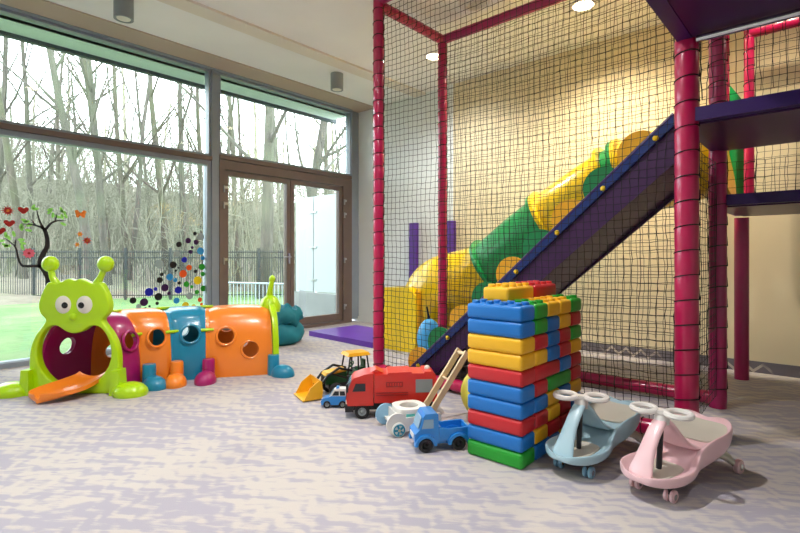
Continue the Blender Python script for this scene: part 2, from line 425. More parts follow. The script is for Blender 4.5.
for yy in (yl0 - .02, yr1 + .012):
    for zz in ((1.83, 1.63, .95, .25)):
        h = B(); cyl(h, (XW + .09, yy, zz - .04), (XW + .09, yy, zz + .04), .011, 10); bx(h, (XW + .085, yy + .02, zz + .02), (.012, .05, .03)); obj('hinge', h, M['metal'], d1)

# outside roof overhang
bm = B(); bx(bm, (XW - .32, 1.0, 3.36), (.5, 8.6, .2)); struct('roof_overhang', bm, M['ext'])
bm = B(); bx(bm, (XW - .60, 1.0, 3.32), (.06, 8.7, .2)); struct('roof_edge', bm, M['dark'])

# ------------------------------------------------------------------ lights of the room and added fill downlights
def cyl_light(x, y, label):
    t = thing('ceiling_spotlight', label, 'lamp', (x, y, ZC), 0, 'cylindrical ceiling spotlights')
    bm = B(); lathe(bm, [(.0, -.19), (.06, -.19), (.062, -.2), (.078, -.2), (.078, 0), (0, 0)]); obj('housing', bm, M['grey'], t)
    bm = B(); cyl(bm, (0, 0, -.197), (0, 0, -.191), .055); obj('lens', bm, M['eye'], t)
cyl_light(-4.62, 1.56, 'grey cylinder spotlight on the ceiling above the large left window, nearer one')
cyl_light(-4.62, 3.98, 'grey cylinder spotlight on the ceiling beside the pink playframe, farther one')
WARM = (1.0, .87, .66)
NEUT = (1.0, .97, .95)
lampm = emis('lamp_glow', '#fff0cf', 12)
def downlight(x, y, label, power, size=R(150), col=WARM, blend=.8):
    t = thing('recessed_downlight', label, 'lamp', (x, y, ZC), 0, 'recessed downlights')
    bm = B(); lathe(bm, [(.09, -.001), (.09, -.012), (.115, -.012), (.12, -.001)]); obj('trim_ring', bm, M['creamw'], t)
    bm = B(); cyl(bm, (0, 0, -.012), (0, 0, -.0015), .09); obj('glowing_lens', bm, lampm, t)
    L = bpy.data.lights.new('downlight', 'SPOT'); L.energy = power; L.color = col; L.spot_size = size; L.spot_blend = blend; L.shadow_soft_size = .05
    o = bpy.data.objects.new('downlight_lamp', L); C.objects.link(o); o.location = (0, 0, -.03); o.parent = t
downlight(-1.71, 4.36, 'bright recessed ceiling downlight at the top centre over the netting', 220)
downlight(-3.39, 4.35, 'bright recessed ceiling downlight left of the other, just left of a pink post', 110, col=NEUT)
downlight(-.30, 4.35, 'recessed ceiling downlight above the upper deck', 55)
downlight(1.2, 4.35, 'recessed ceiling downlight right of the playground', 70)
downlight(-1.75, 1.3, 'recessed ceiling downlight above the toy vehicles', 220, col=NEUT)
downlight(.6, 1.3, 'added fill downlight above the camera', 60, col=NEUT)  # unseen lamp, added as neutral fill near the camera
downlight(-1.75, -1.4, 'added fill downlight at the rear of the room', 70, col=NEUT)  # unseen, added to brighten the room from behind
downlight(-3.3, -.2, 'added fill downlight behind the caterpillar tunnel side', 40, col=NEUT)  # unseen, added as neutral fill for the left side
downlight(-3.3, 1.6, 'added fill downlight over the open carpet', 25, col=NEUT)  # unseen, added as weak neutral fill on the window side
# air diffuser
t = thing('air_diffuser', 'round white slotted air vent on the ceiling seen through netting', 'vent', (-2.42, 3.68, ZC))
bm = B()
for r in (.09, .06, .03): torus(bm, (0, 0, -.014), (0, 0, 1), r, .008, 24, 6)
obj('vent_rings', bm, M['creamw'], t)
bm = B(); lathe(bm, [(.0, -.002), (.11, -.002), (.14, -.006), (.14, 0), (0, 0)]); obj('vent_plate', bm, M['creamw'], t)
bm = B(); cyl(bm, (0, 0, -.02), (0, 0, -.002), .015, 12); obj('vent_hub', bm, M['creamw'], t)

# ------------------------------------------------------------------ sky + daylight
w = bpy.data.worlds.new('World'); sc.world = w; w.use_nodes = True
nt = w.node_tree; bg = nt.nodes['Background']
tc = nt.nodes.new('ShaderNodeTexCoord'); nz = nt.nodes.new('ShaderNodeTexNoise'); nz.inputs['Scale'].default_value = 1.5
nt.links.new(tc.outputs['Generated'], nz.inputs['Vector'])
nt.links.new(mix_col(nt, ramp(nt, nz.outputs['Fac'], .3, .7), (.80, .88, .97), (.95, .98, 1.0)), bg.inputs[0])
bg.inputs[1].default_value = 7.8
L = bpy.data.lights.new('window_portal', 'AREA'); L.shape = 'RECTANGLE'; L.size = 8.3; L.size_y = 3.2; L.cycles.is_portal = True
o = bpy.data.objects.new('window_portal', L); C.objects.link(o); o.location = (XW - .12, .95, 1.63); o.rotation_euler = (0, -PI / 2, 0)

# ------------------------------------------------------------------ outside
def hz(x, y):
    d = -(x - XW)
    if d < 9: return -.12
    return -.12 + min(9.0, (d - 9) * .10 + max(0, d - 20) * .13) + .25 * math.sin(x * .35 + y * .21) * min(1, (d - 9) / 6)
bm = B(); bx(bm, (XW - 4.6, 6, -.17), (9.0, 46, .1)); o = struct('ground_lawn', bm, M['grass'])
bm = B(); nx, ny = 40, 40; g = []
for i in range(nx + 1):
    row = []
    for j in range(ny + 1):
        x = XW - 8.8 - i * 1.7; y = -40 + j * 3.2; row.append(bm.verts.new((x, y, hz(x, y))))
    g.append(row)
for i in range(nx):
    for j in range(ny): bm.faces.new((g[i][j], g[i + 1][j], g[i + 1][j + 1], g[i][j + 1]))
struct('ground_woodland', bm, M['litter'], ang=180)
bm = B(); bx(bm, (XW - 1.4, 4.2, -.115), (2.4, 3.2, .03)); struct('ground_paving', bm, M['paving'])

def branch(bm, p, d, L, r, depth, rnd, seg):
    n = 5 if depth else 10
    pts = [p.copy()]; rs = [r]; q = p.copy(); dd = d.copy()
    for i in range(n):
        dd = (dd + Vector((rnd.uniform(-1, 1), rnd.uniform(-1, 1), rnd.uniform(-.3, .6))) * (.07 if depth == 0 else .16)).normalized()
        if depth == 0: dd = (dd * .75 + d * .25).normalized()
        q = q + dd * (L / n); pts.append(q.copy()); rs.append(r * (1 - .78 * (i + 1) / n))
    tube(bm, pts, rs, seg, cap=False)
    if depth >= 3: return
    cnt = (11, 4, 3)[depth]
    for k in range(cnt):
        t = rnd.uniform(.22 if depth == 0 else .2, .98); i = min(n - 1, int(t * n)); a = pts[i].lerp(pts[i + 1], t * n - i)
        ax = (pts[i + 1] - pts[i]).normalized(); u, v = ring_frame(ax); an = rnd.uniform(0, 2 * PI)
        sp = rnd.uniform(.35, .95)
        nd = (ax * math.cos(sp) + (u * math.cos(an) + v * math.sin(an)) * math.sin(sp)); nd.z = abs(nd.z) * .8 + .15
        branch(bm, a, nd.normalized(), L * rnd.uniform(.22, .42) * (1.1 - t * .5), rs[i] * .42, depth + 1, rnd, max(3, seg - 2))
def tree_mesh(seed, H, r, lean=(0, 0)):
    rnd = random.Random(seed); bm = B()
    d = Vector((lean[0], lean[1], 1)).normalized()
    branch(bm, Vector((0, 0, -.3)), d, H, r, 0, rnd, 7)
    return bm
def ordinal(n): return ['first', 'second', 'third', 'fourth', 'fifth', 'sixth', 'seventh', 'eighth', 'ninth', 'tenth', 'eleventh', 'twelfth', 'thirteenth', 'fourteenth', 'fifteenth', 'sixteenth', 'seventeenth', 'eighteenth', 'nineteenth', 'twentieth', 'twenty-first', 'twenty-second', 'twenty-third', 'twenty-fourth', 'twenty-fifth', 'twenty-sixth', 'twenty-seventh', 'twenty-eighth', 'twenty-ninth', 'thirtieth', 'thirty-first', 'thirty-second', 'thirty-third', 'thirty-fourth', 'thirty-fifth', 'thirty-sixth', 'thirty-seventh', 'thirty-eighth', 'thirty-ninth', 'fortieth'][n]
TR = [(25, 8, 15, .13), (36, 20, 18, .12), (94, 62, 14, .14), (110, 76, 15, .12), (113, 84, 17, .14), (104, 98, 20, .12), (127, 152, 16, .09), (128, 118, 17, .11), (168, 158, 18, .14), (184, 174, 19, .14), (206, 192, 20, .13), (150, 146, 24, .1), (60, 60, 24, .12), (240, 228, 17, .1), (264, 268, 13.5, .19), (298, 322, 16, .19), (224, 234, 20, .1), (332, 318, 20, .13), (282, 283, 24, .1), (-12, 6, 17, .13)]
TR.sort()
for i, (xb, xt, D, r) in enumerate(TR):
    p = W(xb, D); s = (xt - xb) / 190
    big = r > .15
    where = 'left window' if xb < 210 else 'terrace door'
    k = i if xb < 210 else i - sum(1 for q in TR if q[0] < 210)
    lab = ('thick' if big else 'slender') + ' bare near tree, ' + ordinal(k) + ' from left in the ' + where + ' view'
    o = obj('bare_tree', tree_mesh(100 + i, 13.5, r, (RX * s, RY * s)), M['bark'][i % 2], loc=(p.x, p.y, hz(p.x, p.y)))
    tag(o, lab, 'tree', 'near bare trees beyond the fence')
protos = []
rnd = random.Random(5); far = []
for i in range(30):
    far.append((-20 + i * 12.6 + rnd.uniform(-3, 3), rnd.uniform(25, 46)))
for i, (px, D) in enumerate(far):
    p = W(px, D)
    lab = 'thin far bare tree on the slope, ' + ordinal(i) + ' from left'
    if i < 6:
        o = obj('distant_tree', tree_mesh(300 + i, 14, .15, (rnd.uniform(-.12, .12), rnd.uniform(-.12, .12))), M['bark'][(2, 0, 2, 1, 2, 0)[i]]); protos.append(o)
    else:
        o = protos[i % 6].copy(); C.objects.link(o)
    o.location = (p.x, p.y, hz(p.x, p.y)); o.rotation_euler = (0, 0, rnd.uniform(0, 6.28)); s = rnd.uniform(.6, .95); o.scale = (s, s, s)
    tag(o, lab, 'tree', 'far bare trees on the slope')
# undergrowth nobody could count
bm = B(); rnd = random.Random(11)
for i in range(3000):
    px = rnd.uniform(-30, 360); D = rnd.uniform(15, 46); p = W(px, D); p.z = hz(p.x, p.y) - .1
    h = rnd.uniform(1.2, 4.0) * (1 + max(0, D - 18) * .045); q = p + Vector((rnd.uniform(-1, 1) * .35 * h, rnd.uniform(-1, 1) * .35 * h, h)); m_ = (p + q) / 2 + Vector((rnd.uniform(-.2, .2), rnd.uniform(-.2, .2), 0)) * h * .4
    tube(bm, [p, m_, q], [.022, .015, .006], 3, False)
    for k in range(3):
        a = m_.lerp(q, rnd.random()); b = a + Vector((rnd.uniform(-1, 1), rnd.uniform(-1, 1), rnd.uniform(0, 1))) * h * .22
        tube(bm, [a, b], [.012, .005], 3, False)
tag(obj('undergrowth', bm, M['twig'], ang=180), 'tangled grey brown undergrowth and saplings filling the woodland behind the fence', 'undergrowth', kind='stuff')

# fence along the lawn
fa, fb = W(-60, 12.5), W(345, 13.2)
fa.z = fb.z = -.12
ft = thing('garden_fence', 'long dark metal bar fence along the far edge of the lawn', 'fence', fa)
dv = fb - fa; Lf = dv.length; du = dv.normalized()
np_ = 9
for i in range(np_ + 1):
    bm = B(); p = du * (Lf * i / np_); bx(bm, (p.x, p.y, .68), (.055, .055, 1.36)); obj('fence_post', bm, M['fence'], ft)
for i in range(np_):
    bm = B(); a = du * (Lf * i / np_); b = du * (Lf * (i + 1) / np_)
    for zz in (.12, 1.1, 1.25): tube(bm, [(a.x, a.y, zz), (b.x, b.y, zz)], .018, 4)
    n = 20
    for k in range(1, n):
        q = a.lerp(b, k / n); tube(bm, [(q.x, q.y, .05), (q.x, q.y, 1.3)], .009, 4)
    obj('bar_panel', bm, M['fence'], ft)
ga, gb = W(223, 10.4), W(290, 9.8); ga.z = gb.z = -.12
gt = thing('low_barrier', 'low pale metal barrier of thin upright bars on the lawn', 'barrier', ga)
bm = B(); d = gb - ga
for zz in (.06, .58): tube(bm, [(0, 0, zz), (d.x, d.y, zz)], .018, 6)
for k in range(19): q = d * (k / 18); tube(bm, [(q.x, q.y, .0 if k in (0, 9, 18) else .06), (q.x, q.y, .58)], .014 if k in (0, 9, 18) else .008, 5)
obj('bars', bm, M['fencew'], gt)
# white privacy screen
YS = 5.7
st = thing('privacy_screen', 'tall white panel screen on a grey plinth outside the terrace door', 'screen', (-7.6, YS, -.12))
for a, b in ((-.2, .33), (.35, 1.3)):
    bm = B(); bx(bm, ((a + b) / 2, 0, 1.36), (b - a, .03, 1.76)); obj('panel', bm, M['screen'], st, bev=.004)
bm = B(); bx(bm, (.55, 0, .23), (1.52, .16, .46)); obj('plinth', bm, M['concrete'], st)
for a in (-.2, .34, 1.3):
    bm = B(); bx(bm, (a, .03, 1.1), (.035, .05, 2.2)); obj('post', bm, M['metal'], st)
for zz in (.7, 1.3, 1.95):
    bm = B(); bx(bm, (.34, -.03, zz), (.2, .02, .03)); obj('clamp', bm, M['metal'], st)

# ------------------------------------------------------------------ stickers on the glass
XG = XW - .01 + .005
def sticker(name, loops, m, label, group=None, cy=0, cz=0, cat='sticker'):
    bm = plate(loops, .0012); tf(bm, Matrix(((0, 0, 1, 0), (1, 0, 0, 0), (0, 1, 0, 0), (0, 0, 0, 1))))
    o = obj(name, bm, m, loc=(XG + .001, cy, cz)); return tag(o, label, cat, group)
SC = {'black': '#15141a', 'dark purple': '#3f1050', 'sky blue': '#33a0d8', 'royal blue': '#1420b8', 'orange': '#f4681c', 'green': '#2fae2c', 'yellow': '#f6dc18', 'pale grey': '#aebcbc', 'red': '#b82c24', 'pink': '#ee7f96', 'amber': '#f0943c', 'leaf green': '#8cc85c', 'charcoal': '#2c2a2e'}
def vinyl(n_, c_):
    m = mat(n_, c_, .6, 0, .03); nt = m.node_tree; o_ = [n for n in nt.nodes if n.type == 'OUTPUT_MATERIAL'][0]; b = nt.nodes['Principled BSDF']
    tr = nt.nodes.new('ShaderNodeBsdfTranslucent'); tr.inputs[0].default_value = (*lin(c_), 1); mx = nt.nodes.new('ShaderNodeMixShader'); mx.inputs[0].default_value = .25
    nt.links.new(b.outputs[0], mx.inputs[1]); nt.links.new(tr.outputs[0], mx.inputs[2]); nt.links.new(mx.outputs[0], o_.inputs[0]); return m
SM = {k: vinyl('sticker_' + k.replace(' ', '_'), v) for k, v in SC.items()}
DOTS = [(400,72,10,'black'),(364,110,15,'dark purple'),(407,118,14,'dark purple'),(315,130,15,'black'),(386,146,8,'dark purple'),(377,170,11,'dark purple'),(430,165,19,'sky blue'),(442,203,11,'sky blue'),(344,212,15,'royal blue'),(284,239,19,'black'),(313,255,6,'black'),(298,270,6,'black'),(369,254,15,'orange'),(438,250,17,'green'),(442,288,12,'green'),(403,274,10,'black'),(337,287,20,'orange'),(266,304,18,'sky blue'),(296,320,11,'sky blue'),(223,290,10,'black'),(213,320,16,'black'),(317,336,9,'black'),(415,322,22,'yellow'),(355,342,15,'green'),(383,356,9,'green'),(240,361,20,'dark purple'),(312,373,19,'royal blue'),(190,368,10,'royal blue'),(156,384,22,'royal blue'),(262,391,10,'dark purple'),(445,365,16,'green'),(411,384,12,'green'),(206,409,20,'black'),(70,429,17,'black'),(129,438,21,'dark purple'),(199,444,9,'black'),(302,430,16,'sky blue'),(158,460,6,'black'),(137,472,7,'black'),(427,425,12,'orange'),(435,449,8,'orange'),(350,455,18,'yellow'),(393,460,11,'yellow'),(210,235,22,'pale grey'),(305,180,18,'pale grey'),(372,405,18,'pale grey'),(430,90,20,'pale grey'),(100,460,13,'pale grey')]
cnt = {}
for x, y, r, c in sorted(DOTS, key=lambda q: q[1]):
    k = cnt.get(c, 0); cnt[c] = k + 1; tot = sum(1 for q in DOTS if q[3] == c)
    px, py = 120 + x / 5.33, 220 + y / 5.33
    yy, zz = win(px, py); y2, _ = win(px + r / 5.33, py); _, z2 = win(px, py - r / 5.33)
    size = 'large' if r > 17 else 'small' if r < 11 else 'medium'
    pos = 'topmost' if tot > 0 and k == 0 else 'lowest' if k == tot - 1 else ordinal(k) + ' from the top'
    sticker('dot_sticker', [circ(0, 0, (z2 - zz) * 1.0, 20)], SM[c], '%s %s round window sticker, %s %s dot' % (size, c, pos, c), 'round dot stickers on the window', yy, zz)
# tree sticker
def pz(x, y): return win(x / 5.33, 190 + y / 5.33)
def stroke(pts, w):
    P = crom([Vector((*pz(a, b), 0)) for a, b in pts], 5); n = len(P); L_, R_ = [], []
    for i, p in enumerate(P):
        d = (P[min(i + 1, n - 1)] - P[max(i - 1, 0)]).normalized(); nrm = Vector((-d.y, d.x, 0)); t = i / (n - 1); ww = w[0] * (1 - t) + w[1] * t
        L_.append(p + nrm * ww); R_.append(p - nrm * ww)
    return [(q.x, q.y) for q in L_ + R_[::-1]]
cyy, czz = pz(215, 300)
parts = [([(262, 560), (262, 480), (240, 430), (215, 395), (228, 345), (252, 300), (250, 250), (236, 205)], (.030, .016)), ([(236, 212), (212, 165), (196, 105)], (.013, .003)), ([(232, 205), (185, 187), (118, 180)], (.011, .003)), ([(190, 188), (165, 155)], (.007, .002)), ([(240, 215), (268, 182), (300, 165), (352, 163)], (.013, .003)), ([(294, 168), (306, 120)], (.008, .002)), ([(222, 405), (160, 406), (118, 402), (98, 365), (85, 310), (60, 282), (24, 257)], (.014, .003)), ([(80, 300), (85, 262)], (.008, .003))]
tt = thing('tree_sticker', 'dark charcoal bare tree sticker with light green leaves on the left window', 'sticker', (XG, cyy, czz))
for pts, wd in parts:
    lp = [(a - cyy, b - czz) for a, b in stroke(pts, wd)]
    bm = plate([lp], .0012); tf(bm, Matrix(((0, 0, 1, .001), (1, 0, 0, 0), (0, 1, 0, 0), (0, 0, 0, 1))))
    obj('branch' if pts[0][0] != 262 else 'trunk', bm, SM['charcoal'], tt)
rnd = random.Random(3)
lv = [(180, 90), (190, 100), (270, 115), (285, 130), (325, 105), (340, 115), (350, 135), (335, 140), (340, 185), (130, 160), (110, 190), (150, 215), (155, 190), (120, 200), (30, 240), (75, 235), (45, 250), (110, 262), (120, 285), (115, 300), (25, 295), (40, 300), (140, 165), (265, 105), (310, 140), (10, 270)]
bm = B()
for x, y in lv:
    a, b = pz(x + rnd.uniform(-4, 4), y + rnd.uniform(-4, 4)); an = rnd.uniform(0, PI); l, s = .028, .013
    vs = [bm.verts.new((.0012, a - cyy + l * math.cos(q) * math.cos(an) - s * math.sin(q) * math.sin(an), b - czz + l * math.cos(q) * math.sin(an) + s * math.sin(q) * math.cos(an))) for q in [2 * PI * k / 10 for k in range(10)]]
    bm.faces.new(vs)
obj('leaves', bm, SM['leaf green'], tt)
def flower(x, y, r, c, n, label, core=None, inner=.55):
    a, b = pz(x, y); _, b2 = pz(x, y - r); rr = b2 - b
    lp = [((rr if k % 2 == 0 else rr * inner) * math.cos(PI * k / n), (rr if k % 2 == 0 else rr * inner) * math.sin(PI * k / n)) for k in range(2 * n)]
    t = thing('flower_sticker', label, 'sticker', (XG, a, b), 0, 'flower stickers on the left window')
    bm = plate([smooth_loop(lp, 3)], .0012); tf(bm, Matrix(((0, 0, 1, .001), (1, 0, 0, 0), (0, 1, 0, 0), (0, 0, 0, 1)))); obj('petals', bm, SM[c], t)
    bm = plate([circ(0, 0, rr * .25, 14)], .0014); tf(bm, Matrix(((0, 0, 1, .002), (1, 0, 0, 0), (0, 1, 0, 0), (0, 0, 0, 1)))); obj('flower_centre', bm, SM[core or 'amber'], t)
flower(42, 110, 30, 'red', 12, 'red many-petalled flower sticker at the left edge of the window')
flower(155, 337, 28, 'pink', 9, 'pink flower sticker between the branches of the tree sticker', 'red', .8)
flower(427, 235, 16, 'amber', 6, 'small amber flower sticker below the butterfly', 'yellow')
flower(465, 270, 23, 'red', 8, 'red flower sticker right of the two amber ones', 'amber')
flower(412, 291, 14, 'amber', 6, 'smallest amber flower sticker, the lowest one', 'yellow')
heart = smooth_loop([(0, -1), (.7, -.35), (1, .25), (.85, .75), (.4, .85), (0, .45), (-.4, .85), (-.85, .75), (-1, .25), (-.7, -.35)], 3)
for x, y, lab in ((125, 108, 'dark red heart sticker above the tree sticker'), (50, 177, 'dark red heart sticker under the red flower sticker'), (0, 217, 'dark red heart sticker cut off by the left edge')):
    a, b = pz(x, y); sticker('heart_sticker', [[(p * .042, q * .034) for p, q in heart]], SM['red'], lab, 'heart stickers', a, b)
a, b = pz(430, 131)
sticker('butterfly_sticker', [smooth_loop([(p * .05, q * .05) for p, q in ((0, .35), (.5, .85), (1, .7), (.85, .1), (.75, -.5), (.35, -.6), (0, -.2), (-.35, -.6), (-.75, -.5), (-.85, .1), (-1, .7), (-.5, .85))], 3)], SM['amber'], 'orange butterfly sticker on the window above the small flowers', None, a, b)

# ------------------------------------------------------------------ playframe
XL, XR = -2.89, -.605
YF, YM, YK = 2.95, 3.84, 4.86
pf = thing('indoor_playground', 'tall pink padded indoor playground with black netting and purple decks', 'climbing frame', (XL, YF, 0))
O = Vector((XL, YF, 0))
def post(x, y, r, z0, z1, m, lace=True, pitch=.125, name='post', puff=.05):
    bm = B(); prof = [(0, z0)]
    z = z0; 
    while z < z1 - 1e-4:
        ze = min(z + pitch, z1)
        for t, s in ((.0, 1 - puff), (.12, 1 - puff * .25), (.5, 1.0), (.88, 1 - puff * .25)):
            prof.append((r * s, z + (ze - z) * t))
        z = ze
    prof += [(r * (1 - puff), z1), (0, z1)]
    lathe(bm, prof, (x - O.x, y - O.y, 0), seg=20)
    o = obj(name, bm, m, pf, ang=60)
    if lace:
        bm = B(); nt_ = int((z1 - z0) / pitch) - 0; pts = []
        for q in range(nt_ * 16):
            a = 2 * PI * q / 16; f = (q % 16) / 16; ease = max(0, (f - .88) / .12)
            pts.append((x - O.x + (r + .001) * math.cos(a + .9), y - O.y + (r + .001) * math.sin(a + .9), z0 + pitch * (.9 + q // 16 + ease * .93) - .012 * math.sin(a)))
        pts = [p for p in pts if p[2] < z1]
        tube(bm, pts, .0034, 4)
        obj('lacing', bm, M['lace'], o)
    return o
ZTOP = 3.12
post(XL, YF, .047, 0, ZTOP + .09, M['pinkpad'], pitch=.11, puff=.09)
post(XL, YM, .045, 0, ZTOP, M['pinkpad'], pitch=.11, puff=.07)
post(XR, YF, .058, 0, 2.15, M['pinkpad'], pitch=.13)
post(XR, YM, .053, 0, 2.9, M['magpad'], pitch=.135)
post(-.60, YK, .052, 0, 1.32, M['magpad'], lace=False, pitch=.66, puff=0)
post(-.72, YK, .036, 1.38, 2.9, M['pinkpad'], pitch=.13)
post(-.55, YK, .036, 1.38, 2.9, M['pinkpad'], pitch=.13)
def beam(a, b, r, m, pitch=.11, puff=.06, lace=True):
    a, b = Vector(a) - O, Vector(b) - O; d = (b - a); L_ = d.length; n = max(1, round(L_ / pitch)); bm = B(); prof = [(0, 0)]
    for i in range(n):
        for t, s in ((0., 1 - puff), (.12, 1 - puff * .3), (.5, 1), (.88, 1 - puff * .3)): prof.append((r * s, (i + t) * L_ / n))
    prof += [(r * (1 - puff), L_), (0, L_)]
    lathe(bm, prof, a, d, 16); o = obj('beam', bm, m, pf, ang=60)
    if lace:
        bm = B()
        u_, v_ = ring_frame(d); pts = []
        for q in range(12 * (n - 1)):
            f = (q % 12) / 12; an = 2 * PI * q / 12; pts.append(a + d * ((1 + q // 12 + max(0, (f - .7) / .3) * .95) / n) + u_ * ((r + .001) * math.cos(an)) + v_ * ((r + .001) * math.sin(an)))
        tube(bm, pts, .003, 4)
        obj('lacing', bm, M['lace'], o)
beam((XL, YF, ZTOP), (XL, YM, ZTOP), .045, M['pinkpad'])
beam((XL, YM, ZTOP), (XR, YM, ZTOP), .045, M['magpad'], lace=False)
beam((XL, YF, ZTOP + .04), (XR - .0, YF, ZTOP + .04), .045, M['magpad'], lace=False)
beam((XL, YF, .058), (XR, YF, .058), .045, M['pinkpad'])
beam((XL, YM, .058), (XR, YM, .058), .045, M['pinkpad'])
beam((XR, YM, 2.88), (-.55, YK, 2.88), .04, M['magpad'], lace=False)
beam((-.55, YK, 2.82), (2.4, YK, 2.82), .045, M['pinkpad'])

def netmesh(org, ux, Lx, z0, z1, cell, r, seed, nrm, sag=.012, amp=.004):
    rnd = random.Random(seed); nx = max(2, round(Lx / cell)); nz = max(2, round((z1 - z0) / cell)); bm = B()
    org, ux, nrm = Vector(org), Vector(ux), Vector(nrm); P = []
    for i in range(nx + 1):
        row = []
        for j in range(nz + 1):
            e = min(1, 4 * (i / nx) * (1 - i / nx)); dz = -sag * 1.5 * math.sin(PI * i / nx) + rnd.uniform(-1, 1) * amp
            row.append(org + ux * (Lx * i / nx + rnd.uniform(-1, 1) * amp + .006 * math.sin(j * .35 + seed)) + nrm * (math.sin(i * .4 + j * .23) * sag * e * .6) + Vector((0, 0, z0 + (z1 - z0) * j / nz + dz)))
        P.append(row)
    for i in range(nx + 1): tube(bm, P[i], r * (1.8 if i in (0, nx) else 1), 3, False)
    for j in range(nz + 1): tube(bm, [P[i][j] for i in range(nx + 1)], r, 3, False)
    return bm
def net(*a, **k):
    return obj('net', netmesh(*a, **k), M['net'], pf, ang=180)
net((.055, .005, 0), (1, 0, 0), XR - XL - .11, .09, 3.08, .045, .0021, 1, (0, 1, 0))
net((.055, YM - YF, 0), (1, 0, 0), XR - XL - .11, .09, 3.08, .045, .0018, 2, (0, 1, 0))
net((XR - XL + .07, .0, 0), (1, 0, 0), 2.6, 1.82, 2.14, .05, .0019, 3, (0, 1, 0), sag=.006)
net((XR - XL + .06, YM - YF, 0), (1, 0, 0), 2.6, 1.40, 1.62, .05, .0018, 4, (0, 1, 0), sag=.006)
net((XR - XL + .1, YK - YF, 0), (1, 0, 0), 2.6, 1.40, 2.78, .05, .0018, 5, (0, 1, 0), sag=.006)
net((XR - XL, .075, 0), (0, 1, 0), YM - YF - .14, .09, 1.62, .05, .0018, 6, (1, 0, 0), sag=.006)
# net((XR - XL, YM - YF + .06, 0), (0, 1, 0), YK - YM - .12, 1.9, 2.8, .05, .0018, 7, (1, 0, 0), sag=.006)

def deck(x0, x1, y0, y1, z, th=.05, fr=.09, tubew=False):
    c = ((x0 + x1) / 2 - O.x, (y0 + y1) / 2 - O.y)
    bm = B(); bx(bm, (c[0], c[1], z), (x1 - x0 - .04, y1 - y0 - .04, th)); d = obj('deck', bm, M['purpled'], pf, bev=.005)
    for a in ((c[0], y0 - O.y, x1 - x0, .07), (c[0], y1 - O.y, x1 - x0, .07)):
        bm = B(); bx(bm, (a[0], a[1], z + .02), (a[2], a[3], fr)); obj('deck_edge', bm, M['purple'], d, bev=.014)
    for xx in (x0 - O.x, ):
        bm = B(); bx(bm, (xx, c[1], z + .015), (.07, y1 - y0 - .072, fr)); obj('deck_edge', bm, M['purple'], d, bev=.014)
    return d
deck(XR, 2.2, YF, YM, 1.722, fr=.07)
deck(XR, 2.2, YM + .02, YK, 1.355, fr=.07)
d = deck(XR, 2.2, 1.75, YF, 2.165, fr=.09)
bm = B(); tube(bm, [(.06 + XR - XL, -.07, 2.115), (2.2 - XL, -.07, 2.115)], .019, 12); obj('steel_tube', bm, M['chrome'], d)
# green strap shape behind the upper posts
bm = B(); prism(bm, [(-.71 - O.x, 1.42), (-.60 - O.x, 1.42), (-.58 - O.x, 1.9), (-.60 - O.x, 2.3), (-.69 - O.x, 2.45), (-.71 - O.x, 2.15)], YK + .08 - O.y, YK + .11 - O.y); obj('green_panel', bm, M['grn'], pf)

# ------------------------------------------------------------------ straight purple slide inside the frame
RK = .884
def rim(x): return .088 + RK * (x + 2.61)
sl = thing('straight_slide', 'steep purple slide with blue edge strip inside the netting, behind the toys', 'slide', (-2.61, 3.05, 0))
so = Vector((-2.61, 3.05, 0))
def sp_(x, dz): return (x - so.x, rim(x) + dz)
xa, xb = -2.66, -.69
for y0, y1 in ((.02, .045), (.665, .69)):
    bm = B(); prism(bm, [(xa - .0 - so.x, max(.02, rim(xa) - .20)), (xa - so.x, rim(xa)), (xb - so.x, rim(xb)), (xb - so.x, rim(xb) - .26), (-2.45 - so.x, .02)], y0, y1); obj('side_panel', bm, M['purpled'], sl)
bm = B(); prism(bm, [sp_(xa, .012), sp_(xb, .012), sp_(xb, -.052), sp_(xa, -.052)], -.0, .019); obj('edge_strip', bm, M['stripb'], sl, bev=.004)
bm = B(); tube(bm, [(xa - so.x, .01, rim(xa) + .014), (xb - so.x, .01, rim(xb) + .014)], .013, 8); obj('edge_piping', bm, M['purple'], sl)
bm = B(); prism(bm, [sp_(xa + .06, -.10), sp_(xb, -.16), sp_(xb, -.22), sp_(-2.38, -.22)], .046, .664); obj('slide_bed', bm, M['purpled'], sl)
for k in range(9):
    x = -.88 - .21 * k
    bm = B(); cyl(bm, (x - so.x, .046, rim(x)), (x - so.x, .062, rim(x)), .128, 32)
    o = obj('disc', bm, M['yelo'] if k % 2 == 0 else M['grnd'], sl, bev=.004)
    o['label'] = 'amber round disc' if k % 2 == 0 else 'green round disc'
for k in range(7):
    x = -.78 - .293 * k; bm = B(); ell(bm, (x - so.x, -.006, rim(x) - .03), .017, .014, .017, 14, 8); obj('bolt_cap', bm, M['yel'], sl)
for k, x in enumerate((-1.35, -1.0)):
    pass

